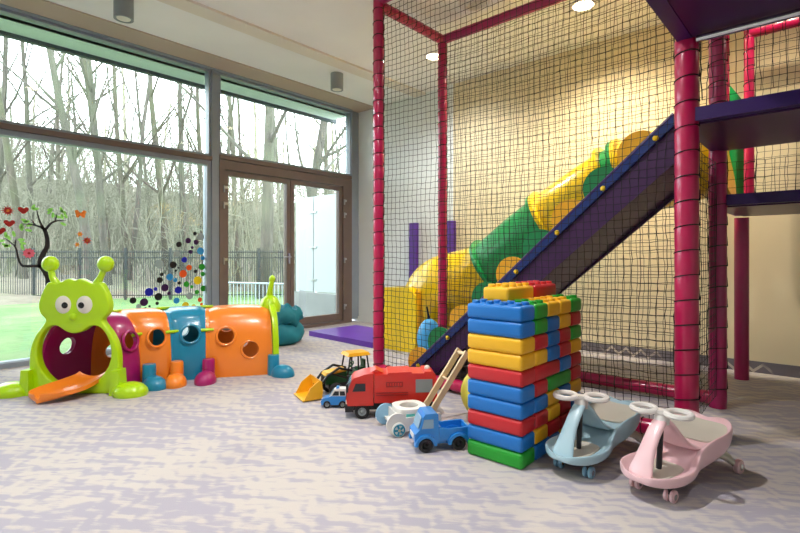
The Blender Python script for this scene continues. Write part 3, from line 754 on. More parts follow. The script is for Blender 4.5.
# ------------------------------------------------------------------ tube slide behind
ts = thing('tube_slide', 'winding yellow and green tube slide behind the netting, ending in a boxy mouth', 'slide', (-3.65, 4.3, 0))
to = Vector((-3.65, 4.3, 0))
path = crom([(-3.42, 4.3, .40), (-3.24, 4.30, .66), (-2.72, 4.34, .80), (-2.18, 4.37, 1.18), (-1.56, 4.37, 1.55), (-1.22, 4.37, 1.68), (-.66, 4.37, 1.80)], 10)
def seg_tube(i0, i1, m, r=.32, fl0=True, fl1=True):
    bm = B(); P = [p - to for p in path[i0:i1 + 1]]; n = len(P); rs = [r] * n
    tube(bm, P, rs, 28, cap=False)
    d0 = (P[1] - P[0]); d1 = (P[-1] - P[-2])
    if fl0: lathe(bm, [(r - .005, 0), (r + .045, 0), (r + .045, .03), (r - .005, .045)], P[0], d0, 28)
    if fl1: lathe(bm, [(r - .005, -.03), (r + .045, -.03), (r + .045, 0), (r - .005, 0)], P[-1], d1, 28)
    return obj('tube_section', bm, m, ts, ang=50)
# drop the end-fill faces of the flanges is not needed: they are closed walls between sections
seg_tube(0, 22, M['yel'], .345, False, False)
seg_tube(22, 33, M['grn'])
seg_tube(33, 44, M['yel'])
seg_tube(44, 47, M['grn'], fl0=False)
seg_tube(47, 60, M['yel'])
# mouth box with an open left end
bm = B()
prism(bm, [(-.12, 0), (.36, 0), (.38, .10), (.38, .60), (.28, .68), (-.12, .665)], -.42, .40)
mo = obj('slide_mouth', bm, M['yel'], ts, bev=.015, seg=3)
bm = B(); bx(bm, (.03, -.01, .345), (.46, .74, .56)); cut(mo, bm)
bm = B(); bx(bm, (.37, -.01, .33), (.05, .76, .62)); obj('mouth_back', bm, M['yelo'], ts, bev=.02)
bm = B(); ell(bm, (.0 - .1, -.43, .55), .018, .014, .018, 12, 8); obj('bolt_cap', bm, M['black'], ts)
for px, lab in ((415, 'narrow purple upright pad on the back wall, the left one'), (452, 'narrow purple upright pad on the back wall, half behind a pink post')):
    y = YB - .05; D = y / (RY * (px - 400) / FPX + FY); p = W(px, D)
    bm = B(); bx(bm, (0, 0, .735), (.12, .06, 1.47)); o = obj('wall_pad', bm, M['purplepad'], bev=.015, loc=(p.x, y - .025, 0)); tag(o, lab, 'pad', 'purple wall pads')

# rounded blue toy with a stick
t = thing('rounded_toy', 'rounded light blue toy with a thin dark stick, behind the netting', 'toy', (-2.98, 3.35 + .72 - .3 + .0, 0))
t.location = (-3.07, 3.86, 0)
bm = B(); ell(bm, (0, 0, .18), .125, .125, .20, 24, 16, zmin=-.9); obj('dome', bm, M['skyb'], t)
bm = B(); tube(bm, [(0, 0, .34), (-.01, 0, .40), (-.03, 0, .50)], [.02, .014, .008], 10); obj('stick', bm, M['glassd'], t)

# ------------------------------------------------------------------ mat and bean bag
bm = B(); bx(bm, (0, 0, .03), (1.2, .78, .06)); tag(obj('play_mat', bm, M['purplemat'], bev=.02, seg=3, loc=(-4.60, 4.42, 0)), 'flat purple vinyl mat on the floor before the white wall', 'mat')
bpy.data.objects['play_mat'].rotation_euler = (0, 0, R(-3)); bpy.data.objects['play_mat'].location = (-4.40, 4.22, 0)
t = thing('bean_bag', 'crumpled teal fabric bean bag on the floor by the terrace door', 'bean bag', (-4.88, 3.28, 0))
def wob(a, r, z): return (.018 * math.sin(a * 5 + z * 20) + .010 * math.sin(a * 9 - z * 30), .014 * math.sin(a * 4 + 1 + z * 9))
bm = B(); lathe(bm, [(0, 0), (.22, 0), (.29, .04), (.31, .11), (.295, .18), (.26, .225), (.24, .235), (0, .235)], seg=48, wob=lambda a, r, z: wob(a, r, z) if r > .01 and z > .02 else (0, 0)); obj('lower_cushion', bm, M['tealf'], t, ang=80)
def wob2(a, r, z): return (.022 * math.sin(a * 7 + z * 25) + .012 * math.sin(a * 13 - z * 40), .022 * math.sin(a * 6 + 2) + .012 * math.sin(a * 11))
bm = B(); lathe(bm, [(0, .22), (.24, .22), (.285, .27), (.29, .33), (.26, .39), (.235, .42), (.215, .40), (.19, .35), (.12, .33), (0, .36)], seg=56, wob=wob2); obj('upper_folds', bm, M['tealf'], t, ang=80)

# ------------------------------------------------------------------ caterpillar tunnel
ct = thing('caterpillar_tunnel', 'colourful plastic caterpillar play tunnel with a lime smiling head', 'play tunnel', (-4.215, 1.09, 0))
co = Vector((-4.215, 1.09, 0))
Nn = [Vector((-3.99, 1.33, 0)), Vector((-4.065, 1.50, 0)), Vector((-4.0, 1.72, 0)), Vector((-3.89, 1.95, 0)), Vector((-3.61, 2.386, 0))]
Hd = [R(132), R(107), R(82), R(64), R(66)]
WD = .62
def sect(N, h, s=1., n=28, inset=0.):
    """arch cross-section from near foot to far foot"""
    per = Vector((-math.sin(h), math.cos(h), 0)); mid = N + per * (WD / 2); pts = []
    a, H = (WD / 2 - inset) * s, (.55 - inset) * s
    for k in range(n + 1):
        t = PI * k / n; c, q = math.cos(t), math.sin(t)
        e = .62
        x = math.copysign(abs(c) ** e, c) * a; z = abs(q) ** .75 * H
        pts.append(mid - per * x + Vector((0, 0, z)) - co)
    return pts
def arch(i, j, m, nm, holes):
    ns = 8; outer, inner = [], []
    for k in range(ns + 1):
        t = k / ns; N = Nn[i].lerp(Nn[j], t); h = Hd[i] * (1 - t) + Hd[j] * t
        s = 1 + .035 * math.sin(PI * t) ** .5
        if k in (0, ns): s = .985
        outer.append(sect(N, h, s)); inner.append(sect(N, h, s, inset=.022))
    rings = [o_ + i_[::-1] for o_, i_ in zip(outer, inner)]
    bm = B(); loft(bm, rings)
    o = obj(nm, bm, m, ct, ang=35)
    for t, zz, both in holes:
        N = Nn[i].lerp(Nn[j], t); h = Hd[i] * (1 - t) + Hd[j] * t; per = Vector((-math.sin(h), math.cos(h), 0))
        for side in ((0,) if both == 0 else (1,) if both == 1 else (0, 1)):
            a = N + per * (WD * side) - co; dirv = per if side else -per
            bm = B(); cyl(bm, a - dirv * .13 + Vector((0, 0, zz)), a + dirv * .13 + Vector((0, 0, zz)), .068, 24); cut(o, bm)
            bm = B(); rr = a + dirv * (-.008) + Vector((0, 0, zz)); torus(bm, rr, dirv + Vector((0, 0, .16)), .074, .011, 28, 8); obj('hole_rim', bm, m, o)
    return o
arch(0, 1, M['mag'], 'tunnel_arch', [(.5, .36, 0), (.5, .30, 1)])
arch(1, 2, M['orange'], 'tunnel_arch', [(.5, .36, 0), (.35, .2, 1)])
arch(2, 3, M['tealp'], 'tunnel_arch', [(.5, .37, 0), (.5, .33, 1)])
arch(3, 4, M['orange'], 'tunnel_arch', [(.28, .34, 0), (.66, .22, 0), (.35, .36, 1), (.62, .2, 1)])
# joints
for i, m in ((1, 'orange'), (2, 'tealp'), (3, 'orange')):
    bm = B(); A = sect(Nn[i] - Vector((math.cos(Hd[i]), math.sin(Hd[i]), 0)) * .014, Hd[i], 1.0); A2 = sect(Nn[i] + Vector((math.cos(Hd[i]), math.sin(Hd[i]), 0)) * .014, Hd[i], 1.0)
    I1 = sect(Nn[i] - Vector((math.cos(Hd[i]), math.sin(Hd[i]), 0)) * .014, Hd[i], 1.0, inset=.03); I2 = sect(Nn[i] + Vector((math.cos(Hd[i]), math.sin(Hd[i]), 0)) * .014, Hd[i], 1.0, inset=.03)
    loft(bm, [A + I1[::-1], A2 + I2[::-1]]); obj('joint_rib', bm, M[m], ct)
    for kk in (6, 14):
        p = A[kk].lerp(A2[kk], .5); hd = Vector((math.cos(Hd[i]), math.sin(Hd[i]), 0)); out = (p - (sect(Nn[i], Hd[i], 1., inset=.2)[kk])).normalized()
        bm = B(); tube(bm, [p - hd * .05 + out * .012, p + hd * .05 + out * .012], .013, 10); obj('clip', bm, M['lime'], ct)
# feet
def foot(p, m, ang, s=1.):
    t = Vector((math.cos(ang), math.sin(ang), 0)); bm = B()
    mt = Matrix.Translation(p - co) @ Matrix.Rotation(ang, 4, 'Z')
    b2 = B(); n = 8
    prof = [(0, 0), (1, 0), (1.03, .12), (1.0, .35), (.85, .65), (.6, .85), (.3, .96), (0, 1)]
    lathe(b2, [(r * .085 * s, z * .095 * s) for r, z in prof], (0, 0, 0), seg=24)
    bmesh.ops.scale(b2, vec=(1.25, .95, 1), verts=b2.verts[:])
    bmesh.ops.translate(b2, vec=(.10, 0, 0), verts=b2.verts[:])
    lathe(b2, [(.0, 0), (.05, 0), (.05, .05), (.048, .16), (.043, .17), (0, .17)], (-.0, 0, 0), seg=16)
    tf(b2, mt); return obj('foot', b2, m, ct)
foot(Nn[1] + Vector((.075, .03, 0)), M['tealp'], R(0))
foot(Nn[2] + Vector((.065, 0, 0)), M['orange'], R(-30))
foot(Nn[3] + Vector((.06, -.02, 0)), M['mag'], R(-40))
foot(Nn[4] + Vector((.02, .0, 0)), M['tealp'], R(15))
foot(Nn[2] + Vector((-.70, .10, 0)), M['navyp'], R(170)); foot(Nn[1] + Vector((-.63, -.22, 0)), M['tealp'], R(190))
# head plate, laid out facing -y then turned to look at the room
s_ = 3.63 / FPX
def hp(px, py): return ((px - 76) * s_, (393 - py) * s_)
half = [(0, 281), (6, 279.5), (12, 282), (18, 284), (25, 283), (29, 288), (33, 297), (35, 306), (33, 314), (28, 320), (31, 326), (37, 334), (42, 345), (44, 358), (44, 375), (44, 393)]
outl = [((x) * s_, (393 - y) * s_) for x, y in half] + [(-x * s_, (393 - y) * s_) for x, y in half[::-1]][:-1]
def arcsm(lp): 
    out = smooth_loop(lp, 4); return [(x, max(0.0, y)) for x, y in out]
opn = [(0, 333.5), (8, 331.5), (17, 326), (26, 328), (33, 337), (36.5, 350), (35, 363), (28, 375), (18, 383), (7, 386)]
hole = [(x * s_, (393 - y) * s_) for x, y in opn] + [(-x * s_, (393 - y) * s_) for x, y in opn[::-1][:-1]]
hole = hole[:-0 or None]
bmh = plate([arcsm(outl), smooth_loop(hole, 4)], .07, .014)
HA = Matrix.Translation(Vector((-4.188, 1.095, 0)) - co) @ Matrix.Rotation(math.atan2(.668, .744), 4, 'Z') @ Matrix.Rotation(PI / 2, 4, 'X')
tf(bmh, HA)
obj('head', bmh, M['lime'], ct, ang=30)
for sx, tx in ((-1, -26), (1, 29)):
    bm = B(); P = [(sx * 20 * s_, (393 - 285) * s_, 0), (sx * 24 * s_, (393 - 278) * s_, 0), (tx * s_, (393 - 266) * s_, 0)]
    tube(bm, P, [.03, .022, .022], 12); ell(bm, (tx * s_, (393 - 265) * s_, 0), .06, .06, .045, 20, 14); tf(bm, HA); obj('antenna', bm, M['lime'], ct)
for sx in (-10, 11):
    bm = B(); lathe(bm, [(0, .012), (.045, .010), (.058, .0), (.058, -.006), (0, -.006)], (0, 0, 0), seg=24); bmesh.ops.scale(bm, vec=(1, 1.12, 1), verts=bm.verts[:]); bmesh.ops.translate(bm, vec=(sx * s_, (393 - 305) * s_, .037), verts=bm.verts[:]); tf(bm, HA); e = obj('eye', bm, M['eye'], ct)
    bm = B(); ell(bm, ((sx * .9 + (1.5 if sx < 0 else -1.2)) * s_, (393 - 305.5) * s_, .046), .024, .024, .012, 16, 10); tf(bm, HA); obj('pupil', bm, M['pupil'], e)
bm = B(); ell(bm, (0, (393 - 317) * s_, .04), .026, .026, .022, 16, 10); tf(bm, HA); obj('nose', bm, M['lime'], ct)
for sx in (-1, 1):
    b2 = B(); lathe(b2, [(0, 0), (.1, 0), (.105, .02), (.1, .045), (.075, .075), (.04, .09), (0, .093)], (sx * .46, -.06, 0), seg=24)
    bmesh.ops.scale(b2, vec=(1.0, 1.0, 1), verts=b2.verts[:])
    for v in b2.verts: v.co.x = sx * .43 + (v.co.x - sx * .46) * 1.15
    bx(b2, (sx * .325, -.03, .09), (.07, .12, .18), top=(.8, .8))
    tf(b2, Matrix.Translation(Vector((-4.188, 1.095, 0)) - co) @ Matrix.Rotation(math.atan2(.668, .744), 4, 'Z')); obj('foot', b2, M['lime'], ct)
# tongue slide: a scooped board
b2 = B(); rings = []
for k in range(25):
    t = k / 24; y = .05 - t * .36; z = .10 - .085 * t ** .6 + .012 * t * t; w_ = .10 + .06 * math.sin(PI * min(1, t * 1.15) * .62) 
    if t > .6: w_ = .155 * math.sqrt(max(.02, 1 - ((t - .6) / .403) ** 2))
    x0 = .09 - t * .15
    up = []; dn = []
    for q in range(9):
        u_ = -1 + q / 4; zz = z + .035 * u_ * u_; up.append(Vector((x0 + u_ * w_, y, zz + .012))); dn.append(Vector((x0 + u_ * w_, y, max(.004, zz - .016))))
    rings.append(up + dn[::-1])
loft(b2, rings); tf(b2, Matrix.Translation(Vector((-4.188, 1.095, 0)) - co) @ Matrix.Rotation(math.atan2(.668, .744), 4, 'Z')); obj('tongue', b2, M['orange'], ct, ang=50)
# tail plate
per = Vector((-math.sin(Hd[4]), math.cos(Hd[4]), 0)); hd = Vector((math.cos(Hd[4]), math.sin(Hd[4]), 0))
tl = []
for k in range(25):
    t = PI * k / 24; c = math.cos(t); tl.append((math.copysign(abs(c) ** .62, c) * .335, abs(math.sin(t)) ** .75 * .58))
tlh = [(x * .84, y * .86) for x, y in tl]
tlo = [(.335, 0)] + tl[1:-1] + [(-.335, 0), (-.28, 0)] + [(x, y) for x, y in tlh[::-1]][1:-1] + [(.28, 0)]
bm = plate([tlo], .05, .006)
mt = Matrix.Translation(Nn[4] + per * (WD / 2) + hd * .03 - co) @ Matrix.Rotation(Hd[4] + PI / 2, 4, 'Z') @ Matrix.Rotation(PI / 2, 4, 'X')
tf(bm, mt); obj('tail_plate', bm, M['lime'], ct)
c = Nn[4] + per * .31 + hd * .03 - co
bm = B(); tube(bm, [c + Vector((0, 0, .54)), c + Vector((0, 0, .62)) + per * .02, c + Vector((0, 0, .70)) - per * .02, c + Vector((0, 0, .79)) + hd * .02 - per * .01], [.05, .035, .024, .02], 12)
ell(bm, tuple(c + Vector((0, 0, .80)) + hd * .02 - per * .01), .028, .028, .035, 14, 10)
lathe(bm, [(0, .50), (.09, .50), (.1, .55), (.07, .62), (.03, .65), (0, .65)], c, seg=18)
obj('tail', bm, M['lime'], ct)

# ------------------------------------------------------------------ block tower
U, HB = .143, .0768
BM = {'blue': 'brb', 'yellow': 'bry', 'red': 'brr', 'green': 'brg'}
protoB = {}
def brick(col, kind, label, x, y, z):
    key = (col, kind)
    if key not in protoB:
        sx, sy = {'x': (2 * UX, U), 'y': (UX, 2 * U), 's': (UX, U)}[kind]
        bm = B(); bx(bm, (0, 0, HB / 2), (sx - .002, sy - .002, HB - .001))
        bmesh.ops.bevel(bm, geom=bm.edges[:], offset=.019, segments=4, profile=.55, affect='EDGES')
        nx, ny = round(sx / (UX / 2)), round(sy / (U / 2))
        for i in range(nx):
            for j in range(ny):
                cx, cy = (i + .5 - nx / 2) * UX / 2, (j + .5 - ny / 2) * U / 2
                lathe(bm, [(0, HB - .002), (.021, HB - .002), (.020, HB + .012), (.017, HB + .0145), (0, HB + .0145)], (cx, cy, 0), seg=14)
        root = obj('building_block', bm, M[BM[col]])
        protoB[key] = root; o = root
    else: o = copy_tree(protoB[key])
    o.location = (x, y, z); return tag(o, label, 'building block', 'stacked plastic building blocks')
TX0, TX1, TY0 = -1.413, -1.101, 2.078
UX = .156
G, Y_, R_, B_ = 'green', 'yellow', 'red', 'blue'
layers = [  # from the floor up: front block, then four rows behind
    [G, (B_, B_), Y_, G], [B_, Y_, R_, R_, Y_], [R_, R_, Y_, R_, B_], [B_, B_, Y_, B_, Y_], [B_, R_, (G, G), R_], [R_, (R_, R_), B_, R_],
    [Y_, Y_, B_, R_, Y_], [Y_, R_, B_, R_, G], [B_, G, B_, Y_, R_], [B_, G, Y_, Y_, G]]
lname = ['bottom', 'second', 'third', 'fourth', 'fifth', 'sixth', 'seventh', 'eighth', 'ninth', 'tenth']
cname = ['front', 'second', 'third', 'fourth', 'rearmost']
for i, row in enumerate(layers):
    c = 0; z = i * HB
    for e in row:
        jx, jy = random.uniform(-.0015, .0015), random.uniform(-.0015, .0015)
        xm = (TX0 + TX1) / 2
        if isinstance(e, tuple):
            for s, nm in ((-1, 'left'), (1, 'right')):
                brick(e[0], 'y', '%s block in the %s layer of the tower, %s of its lengthwise pair' % (e[0], lname[i], nm), xm + s * UX / 2, TY0 + U * (c + 1), z)
            c += 2
        else:
            brick(e, 'x', '%s block in the %s layer of the tower, %s row' % (e, lname[i], cname[c]) + (' at the top' if i == 9 else ''), xm + jx, TY0 + U * (c + .5) + (jy if c == 0 else 0), z); c += 1
brick(Y_, 'y', 'yellow block lying lengthwise on top of the tower', TX0 + UX / 2 + .012, TY0 + U * 1.9, 10 * HB)
brick(R_, 'y', 'red block lying lengthwise on top of the tower behind the yellow one', TX0 + UX / 2 + .012, TY0 + U * 3.9, 10 * HB)

# ------------------------------------------------------------------ yellow ball, pink toy
bm = B(); ell(bm, (0, 0, .165), .165, .165, .165, 32, 24); tag(obj('play_ball', bm, M['ball'], loc=(-1.61, 2.60, 0)), 'large pale yellow ball half hidden behind the block tower', 'ball')

# ------------------------------------------------------------------ toy vehicles
def wheel(parent, x, y, r, w, hub='grey', side=1, tread=True, tire='rubber'):
    bm = B(); yy = y
    lathe(bm, [(r * .6, -w / 2), (r * .9, -w / 2), (r, -w * .35), (r, w * .35), (r * .9, w / 2), (r * .6, w / 2), (r * .55, w * .3), (0, w * .3), (0, -w * .3), (r * .55, -w * .3), (r * .6, -w / 2)][:7] + [(r * .55, w * .25), (0, w * .25)], (x, yy, r), (0, 1, 0), 24)
    o = obj('wheel', bm, M[tire], parent)
    bm = B(); s = side
    lathe(bm, [(0, -w * .05), (r * .56, -w * .05), (r * .56, w * .5), (r * .42, w * .42), (r * .36, w * .3), (r * .2, w * .42), (r * .14, w * .6), (0, w * .62)], (x, yy, r), (0, s, 0), 20)
    obj('hub', bm, M[hub], o); return o
# red truck
t = thing('toy_truck', 'large red toy lorry with black wheels and grey side panel', 'toy truck', (-2.133, 2.29, 0), math.atan2(-.73, -.68)); t.scale = (1, 1, .96)
bm = B(); prism(bm, [(.275, .085), (.283, .13), (.278, .175), (.25, .245), (.235, .262), (.17, .285), (.115, .292), (.115, .085)], -.09, .09); obj('cab', bm, M['red'], t, bev=.008)
bm = B(); prism(bm, [(.11, .10), (.11, .283), (.03, .283), (.022, .292), (-.12, .296), (-.125, .286), (-.20, .286), (-.205, .296), (-.25, .296), (-.275, .275), (-.285, .11), (-.26, .10)], -.09, .09); obj('body', bm, M['red'], t, bev=.007)
bm = B(); bx(bm, (-.01, 0, .075), (.5, .12, .05)); bx(bm, (.265, 0, .068), (.05, .178, .045)); bx(bm, (-.02, .075, .072), (.12, .03, .04)); bx(bm, (-.02, -.075, .072), (.12, .03, .04)); obj('chassis', bm, M['black'], t, bev=.004)
for s in (-1, 1):
    bm = B(); prism(bm, [(.245, .178), (.225, .228), (.165, .228), (.165, .178)], s * .0885, s * .093); obj('side_window', bm, M['glassd'], t)
    bm = B(); bx(bm, (-.20, s * .0905, .205), (.105, .006, .085)); obj('side_panel', bm, M['grey'], t, bev=.002)
    bm = B(); bx(bm, (-.015, s * .0905, .218), (.105, .004, .034)); obj('emblem_plate', bm, M['redd'], t, bev=.003)
    bm = B()
    for q in range(6): bx(bm, (.025 - q * .016, s * .093, .218), (.009, .003, .016 if q % 2 else .02))
    obj('emblem_lettering', bm, M['red'], t)
    bm = B(); bx(bm, (.0, s * .0905, .165), (.2, .005, .006)); bx(bm, (.0, s * .0905, .15), (.2, .005, .004)); obj('side_moulding', bm, M['redd'], t)
    bm = B(); tube(bm, [(.262, s * .092, .235), (.275, s * .108, .23)], .004, 6); bx(bm, (.277, s * .11, .205), (.014, .018, .05)); obj('mirror', bm, M['black'], t, bev=.002)
    bm = B(); bx(bm, (.281, s * .065, .105), (.01, .03, .02)); obj('headlight', bm, M['eye'], t, bev=.002)
    wheel(t, .185, s * .072, .046, .036, 'grey', s); wheel(t, -.12, s * .072, .046, .036, 'grey', s); wheel(t, -.225, s * .072, .046, .036, 'grey', s)
bm = B(); prism(bm, [(.282, .180), (.2855, .176), (.256, .242), (.252, .244)], -.078, .078); obj('windscreen', bm, M['glassb'], t)
bm = B(); bx(bm, (.2815, 0, .145), (.008, .12, .035)); obj('grille', bm, M['black'], t, bev=.002)
bm = B(); prism(bm, [(.225, .264), (.13, .291), (.10, .31), (.05, .286)], -.06, .06); obj('roof_fairing', bm, M['red'], t, bev=.005)
bm = B(); lathe(bm, [(0, 0), (.018, 0), (.018, .012), (.01, .022), (0, .022)], (-.232, .0, .294), seg=16); obj('roof_cap', bm, M['creamw'], t)
# tractor
t = thing('toy_tractor', 'green toy tractor with yellow roof and front loader bucket', 'toy tractor', (-2.71, 2.45, 0), R(-110))
bm = B(); prism(bm, [(.19, .085), (.195, .15), (.17, .165), (.04, .18), (.03, .09)], -.042, .042); obj('body', bm, M['tgreen'], t, bev=.006)
bm = B(); prism(bm, [(.198, .148), (.185, .168), (.04, .186), (.035, .17), (.17, .152)], -.046, .046); obj('bonnet', bm, M['tyel'], t, bev=.005)
bm = B(); bx(bm, (.0, 0, .075), (.34, .07, .05)); bx(bm, (.199, 0, .115), (.01, .07, .05)); obj('chassis', bm, M['black'], t, bev=.004)
bm = B(); prism(bm, [(.03, .10), (.03, .15), (-.13, .15), (-.15, .12), (-.15, .09)], -.075, .075); obj('cab_base', bm, M['tgreen'], t, bev=.006)
bm = B()
for x0, x1 in ((.035, .012), (-.05, -.05), (-.135, -.12)):
    for s in (-1, 1): tube(bm, [(x0, s * .068, .14), (x1, s * .06, .275)], .006, 6)
bx(bm, (-.052, 0, .272), (.14, .12, .006))
obj('cab_frame', bm, M['black'], t)
bm = B(); bx(bm, (-.055, 0, .285), (.18, .15, .022), top=(.85, .85)); obj('roof', bm, M['tyel'], t, bev=.006)
bm = B(); bx(bm, (-.09, 0, .165), (.05, .06, .03)); bx(bm, (-.115, 0, .2), (.015, .06, .07)); torus(bm, (-.02, 0, .205), (1, 0, .8), .024, .005, 16, 6); tube(bm, [(-.02, 0, .2), (.02, 0, .16)], .005, 6); obj('seat', bm, M['tgreen'], t)
for s in (-1, 1):
    wheel(t, .13, s * .082, .05, .045, 'tyel', s); wheel(t, -.10, s * .095, .078, .055, 'tyel', s)
    bm = B(); pts = [(.0, s * .058, .17), (.10, s * .062, .20), (.19, s * .062, .15), (.25, s * .06, .075)]
    for a, b in zip(pts, pts[1:]): tube(bm, [a, b], .009, 6)
    tube(bm, [(.04, s * .058, .12), (.16, s * .062, .165)], .006, 6); obj('loader_arm', bm, M['black'], t)
bm = B(); prism(bm, [(.245, .13), (.235, .06), (.245, .012), (.38, .004), (.385, .012), (.258, .022), (.250, .062), (.262, .14)], -.115, .105)
for s in (-1, 1): prism(bm, [(.245, .13), (.237, .06), (.245, .012), (.375, .006), (.33, .09), (.262, .14)], s * .105 - .003, s * .105 + .003)
obj('bucket', bm, M['tyel'], t, bev=.002)
# small police-like car
t = thing('toy_car', 'small blue and white toy car beside the red lorry', 'toy car', (-2.515, 2.15, 0), R(-138))
bm = B(); prism(bm, [(.085, .02), (.09, .045), (.075, .062), (.035, .072), (.02, .078), (-.085, .078), (-.09, .03), (-.085, .02)], -.038, .038); obj('body', bm, M['toyb'], t, bev=.008)
bm = B(); prism(bm, [(.035, .07), (.005, .118), (-.02, .125), (-.075, .125), (-.085, .078), (-.08, .07)], -.034, .034); obj('cabin', bm, M['creamw'], t, bev=.006)
for s in (-1, 1):
    bm = B(); prism(bm, [(.015, .082), (-.002, .11), (-.03, .11), (-.03, .082)], s * .0335, s * .0355); prism(bm, [(-.036, .082), (-.036, .11), (-.068, .11), (-.074, .082)], s * .0335, s * .0355); obj('side_window', bm, M['glassd'], t)
    for x in (.048, -.055): wheel(t, x, s * .036, .024, .016, 'grey', s)
    bm = B(); bx(bm, (.088, s * .024, .042), (.008, .012, .01)); obj('headlight', bm, M['eye'], t, bev=.001)
bm = B(); prism(bm, [(.036, .076), (.0385, .078), (.0085, .118), (.006, .116)], -.028, .028); obj('windscreen', bm, M['glassb'], t)
bm = B(); bx(bm, (-.02, 0, .129), (.018, .045, .012)); obj('roof_light', bm, M['toyb'], t, bev=.003)
# blue pickup truck
t = thing('toy_pickup', 'bright blue toy tipper truck with black wheels, nearest the block tower', 'toy truck', (-1.574, 2.06, 0), math.atan2(-.80, -.60)); t.scale = (1.04, 1.04, 1.0)
bm = B(); prism(bm, [(.13, .04), (.14, .06), (.138, .095), (.115, .115), (.098, .175), (.085, .195), (.03, .197), (.02, .19), (.015, .05), (.03, .04)], -.062, .062); obj('cab', bm, M['toyb'], t, bev=.012, seg=3)
bm = B(); prism(bm, [(.015, .055), (.015, .075), (-.14, .075), (-.14, .055)], -.062, .062)
for s in (-1, 1): prism(bm, [(.015, .07), (.015, .118), (-.01, .118), (-.03, .112), (-.135, .118), (-.142, .07)], s * .056 - .006, s * .056 + .006)
bx(bm, (-.138, 0, .095), (.01, .112, .045)); bx(bm, (.01, 0, .098), (.012, .112, .05)); obj('cargo_bed', bm, M['toyb'], t, bev=.003)
bm = B(); bx(bm, (0, 0, .045), (.24, .07, .03)); obj('chassis', bm, M['toyb'], t, bev=.004)
for s in (-1, 1):
    for x in (.085, -.085):
        bm = B(); n = 12; pts = [(x + .056 * math.cos(PI * k / n), .036 + .056 * math.sin(PI * k / n)) for k in range(n + 1)] + [(x + .041 * math.cos(PI * k / n), .036 + .041 * math.sin(PI * k / n)) for k in range(n, -1, -1)]
        prism(bm, pts, s * .045, s * .076); obj('mudguard', bm, M['toyb'], t, bev=.002)
        wheel(t, x, s * .056, .036, .03, 'black', s, tire='black')
    bm = B(); prism(bm, [(.104, .122), (.092, .168), (.045, .168), (.045, .122)], s * .0615, s * .064); obj('side_window', bm, M['glassb'], t, bev=.001)
bm = B(); prism(bm, [(.118, .122), (.122, .121), (.104, .176), (.1, .177)], -.05, .05); obj('windscreen', bm, M['glassb'], t)
bm = B(); bx(bm, (.139, 0, .078), (.006, .07, .022)); obj('grille', bm, M['creamw'], t, bev=.002)
# wooden push walker
fw = Vector((-.47, -.88, 0)).normalized(); bk = -fw
t = thing('push_walker', 'wooden toy walker with white body, blue wheels and long natural handle', 'push toy', (-1.870, 2.175, 0), math.atan2(fw.y, fw.x))
def disc_plate(y, m):
    bm = B(); n = 16; pts = [(.12 + .062 * math.cos(a), .066 + .062 * math.sin(a)) for a in [R(-80) + R(230) * k / n for k in range(n + 1)]] + [(-.14, .105), (-.15, .085), (-.15, .045), (-.13, .03), (.06, .022)]
    prism(bm, pts, y - .007, y + .007); return obj('side_board', bm, M[m], t, bev=.002)
disc_plate(-.10, 'bluep'); disc_plate(.10, 'woodw')
bm = B(); bx(bm, (0, 0, .05), (.26, .186, .012)); bx(bm, (.10, 0, .075), (.012, .186, .07)); bx(bm, (-.13, 0, .07), (.012, .186, .05)); obj('tray', bm, M['woodw'], t)
bm = plate([smooth_loop([(-.075, -.075), (.075, -.075), (.075, .075), (-.075, .075)], 6), circ(0, 0, .055, 24)], .045, .003); tf(bm, Matrix.Translation((.01, 0, .115))); obj('ring_block', bm, M['woodw'], t)
bm = B(); bx(bm, (-.02 + .055, -.085, .09), (.05, .02, .045)); obj('mint_block', bm, M['mint'], t, bev=.003)
bm = B(); bx(bm, (.035, .085, .09), (.05, .02, .045)); obj('mint_block', bm, M['mint'], t, bev=.003)
for s in (-1, 1):
    for x in (.115, -.095):
        bm = B(); lathe(bm, [(0, -.008), (.036, -.008), (.04, -.005), (.04, .005), (.036, .008), (0, .008)], (x, s * .117, .04), (0, s, 0), 24); w_ = obj('wheel', bm, M['woodw'] if x > 0 else M['tealw'], t)
        bm = B()
        for q in range(5):
            a = 2 * PI * q / 5; bx(bm, (x + .019 * math.cos(a), s * .1265, .04 + .019 * math.sin(a)), (.022, .004, .011), Matrix.Rotation(-a, 3, 'Y'))
        torus(bm, (x, s * .125, .04), (0, 1, 0), .031, .004, 20, 6); obj('wheel_star', bm, M['tealw'], w_)
        bm = B(); cyl(bm, (x, s * .11, .04), (x, s * .132, .04), .007, 10); obj('axle_cap', bm, M['wood'], w_)
    bm = B(); a = Vector((-.085, s * .06, .06)); b = Vector((-.345, s * .042, .43)); d = (b - a); ang = math.atan2(-d.x, d.z)
    bx(bm, (a + b) / 2, (.034, .016, d.length), Matrix.Rotation(-ang, 3, 'Y')); obj('handle_rail', bm, M['wood'], t, bev=.003)
bm = B(); cyl(bm, (-.335, -.048, .415), (-.335, .048, .415), .012, 14); obj('handle_bar', bm, M['wood'], t)
bm = B(); cyl(bm, (-.231, -.050, .27), (-.231, .050, .27), .008, 12); obj('crossbar', bm, M['wood'], t)

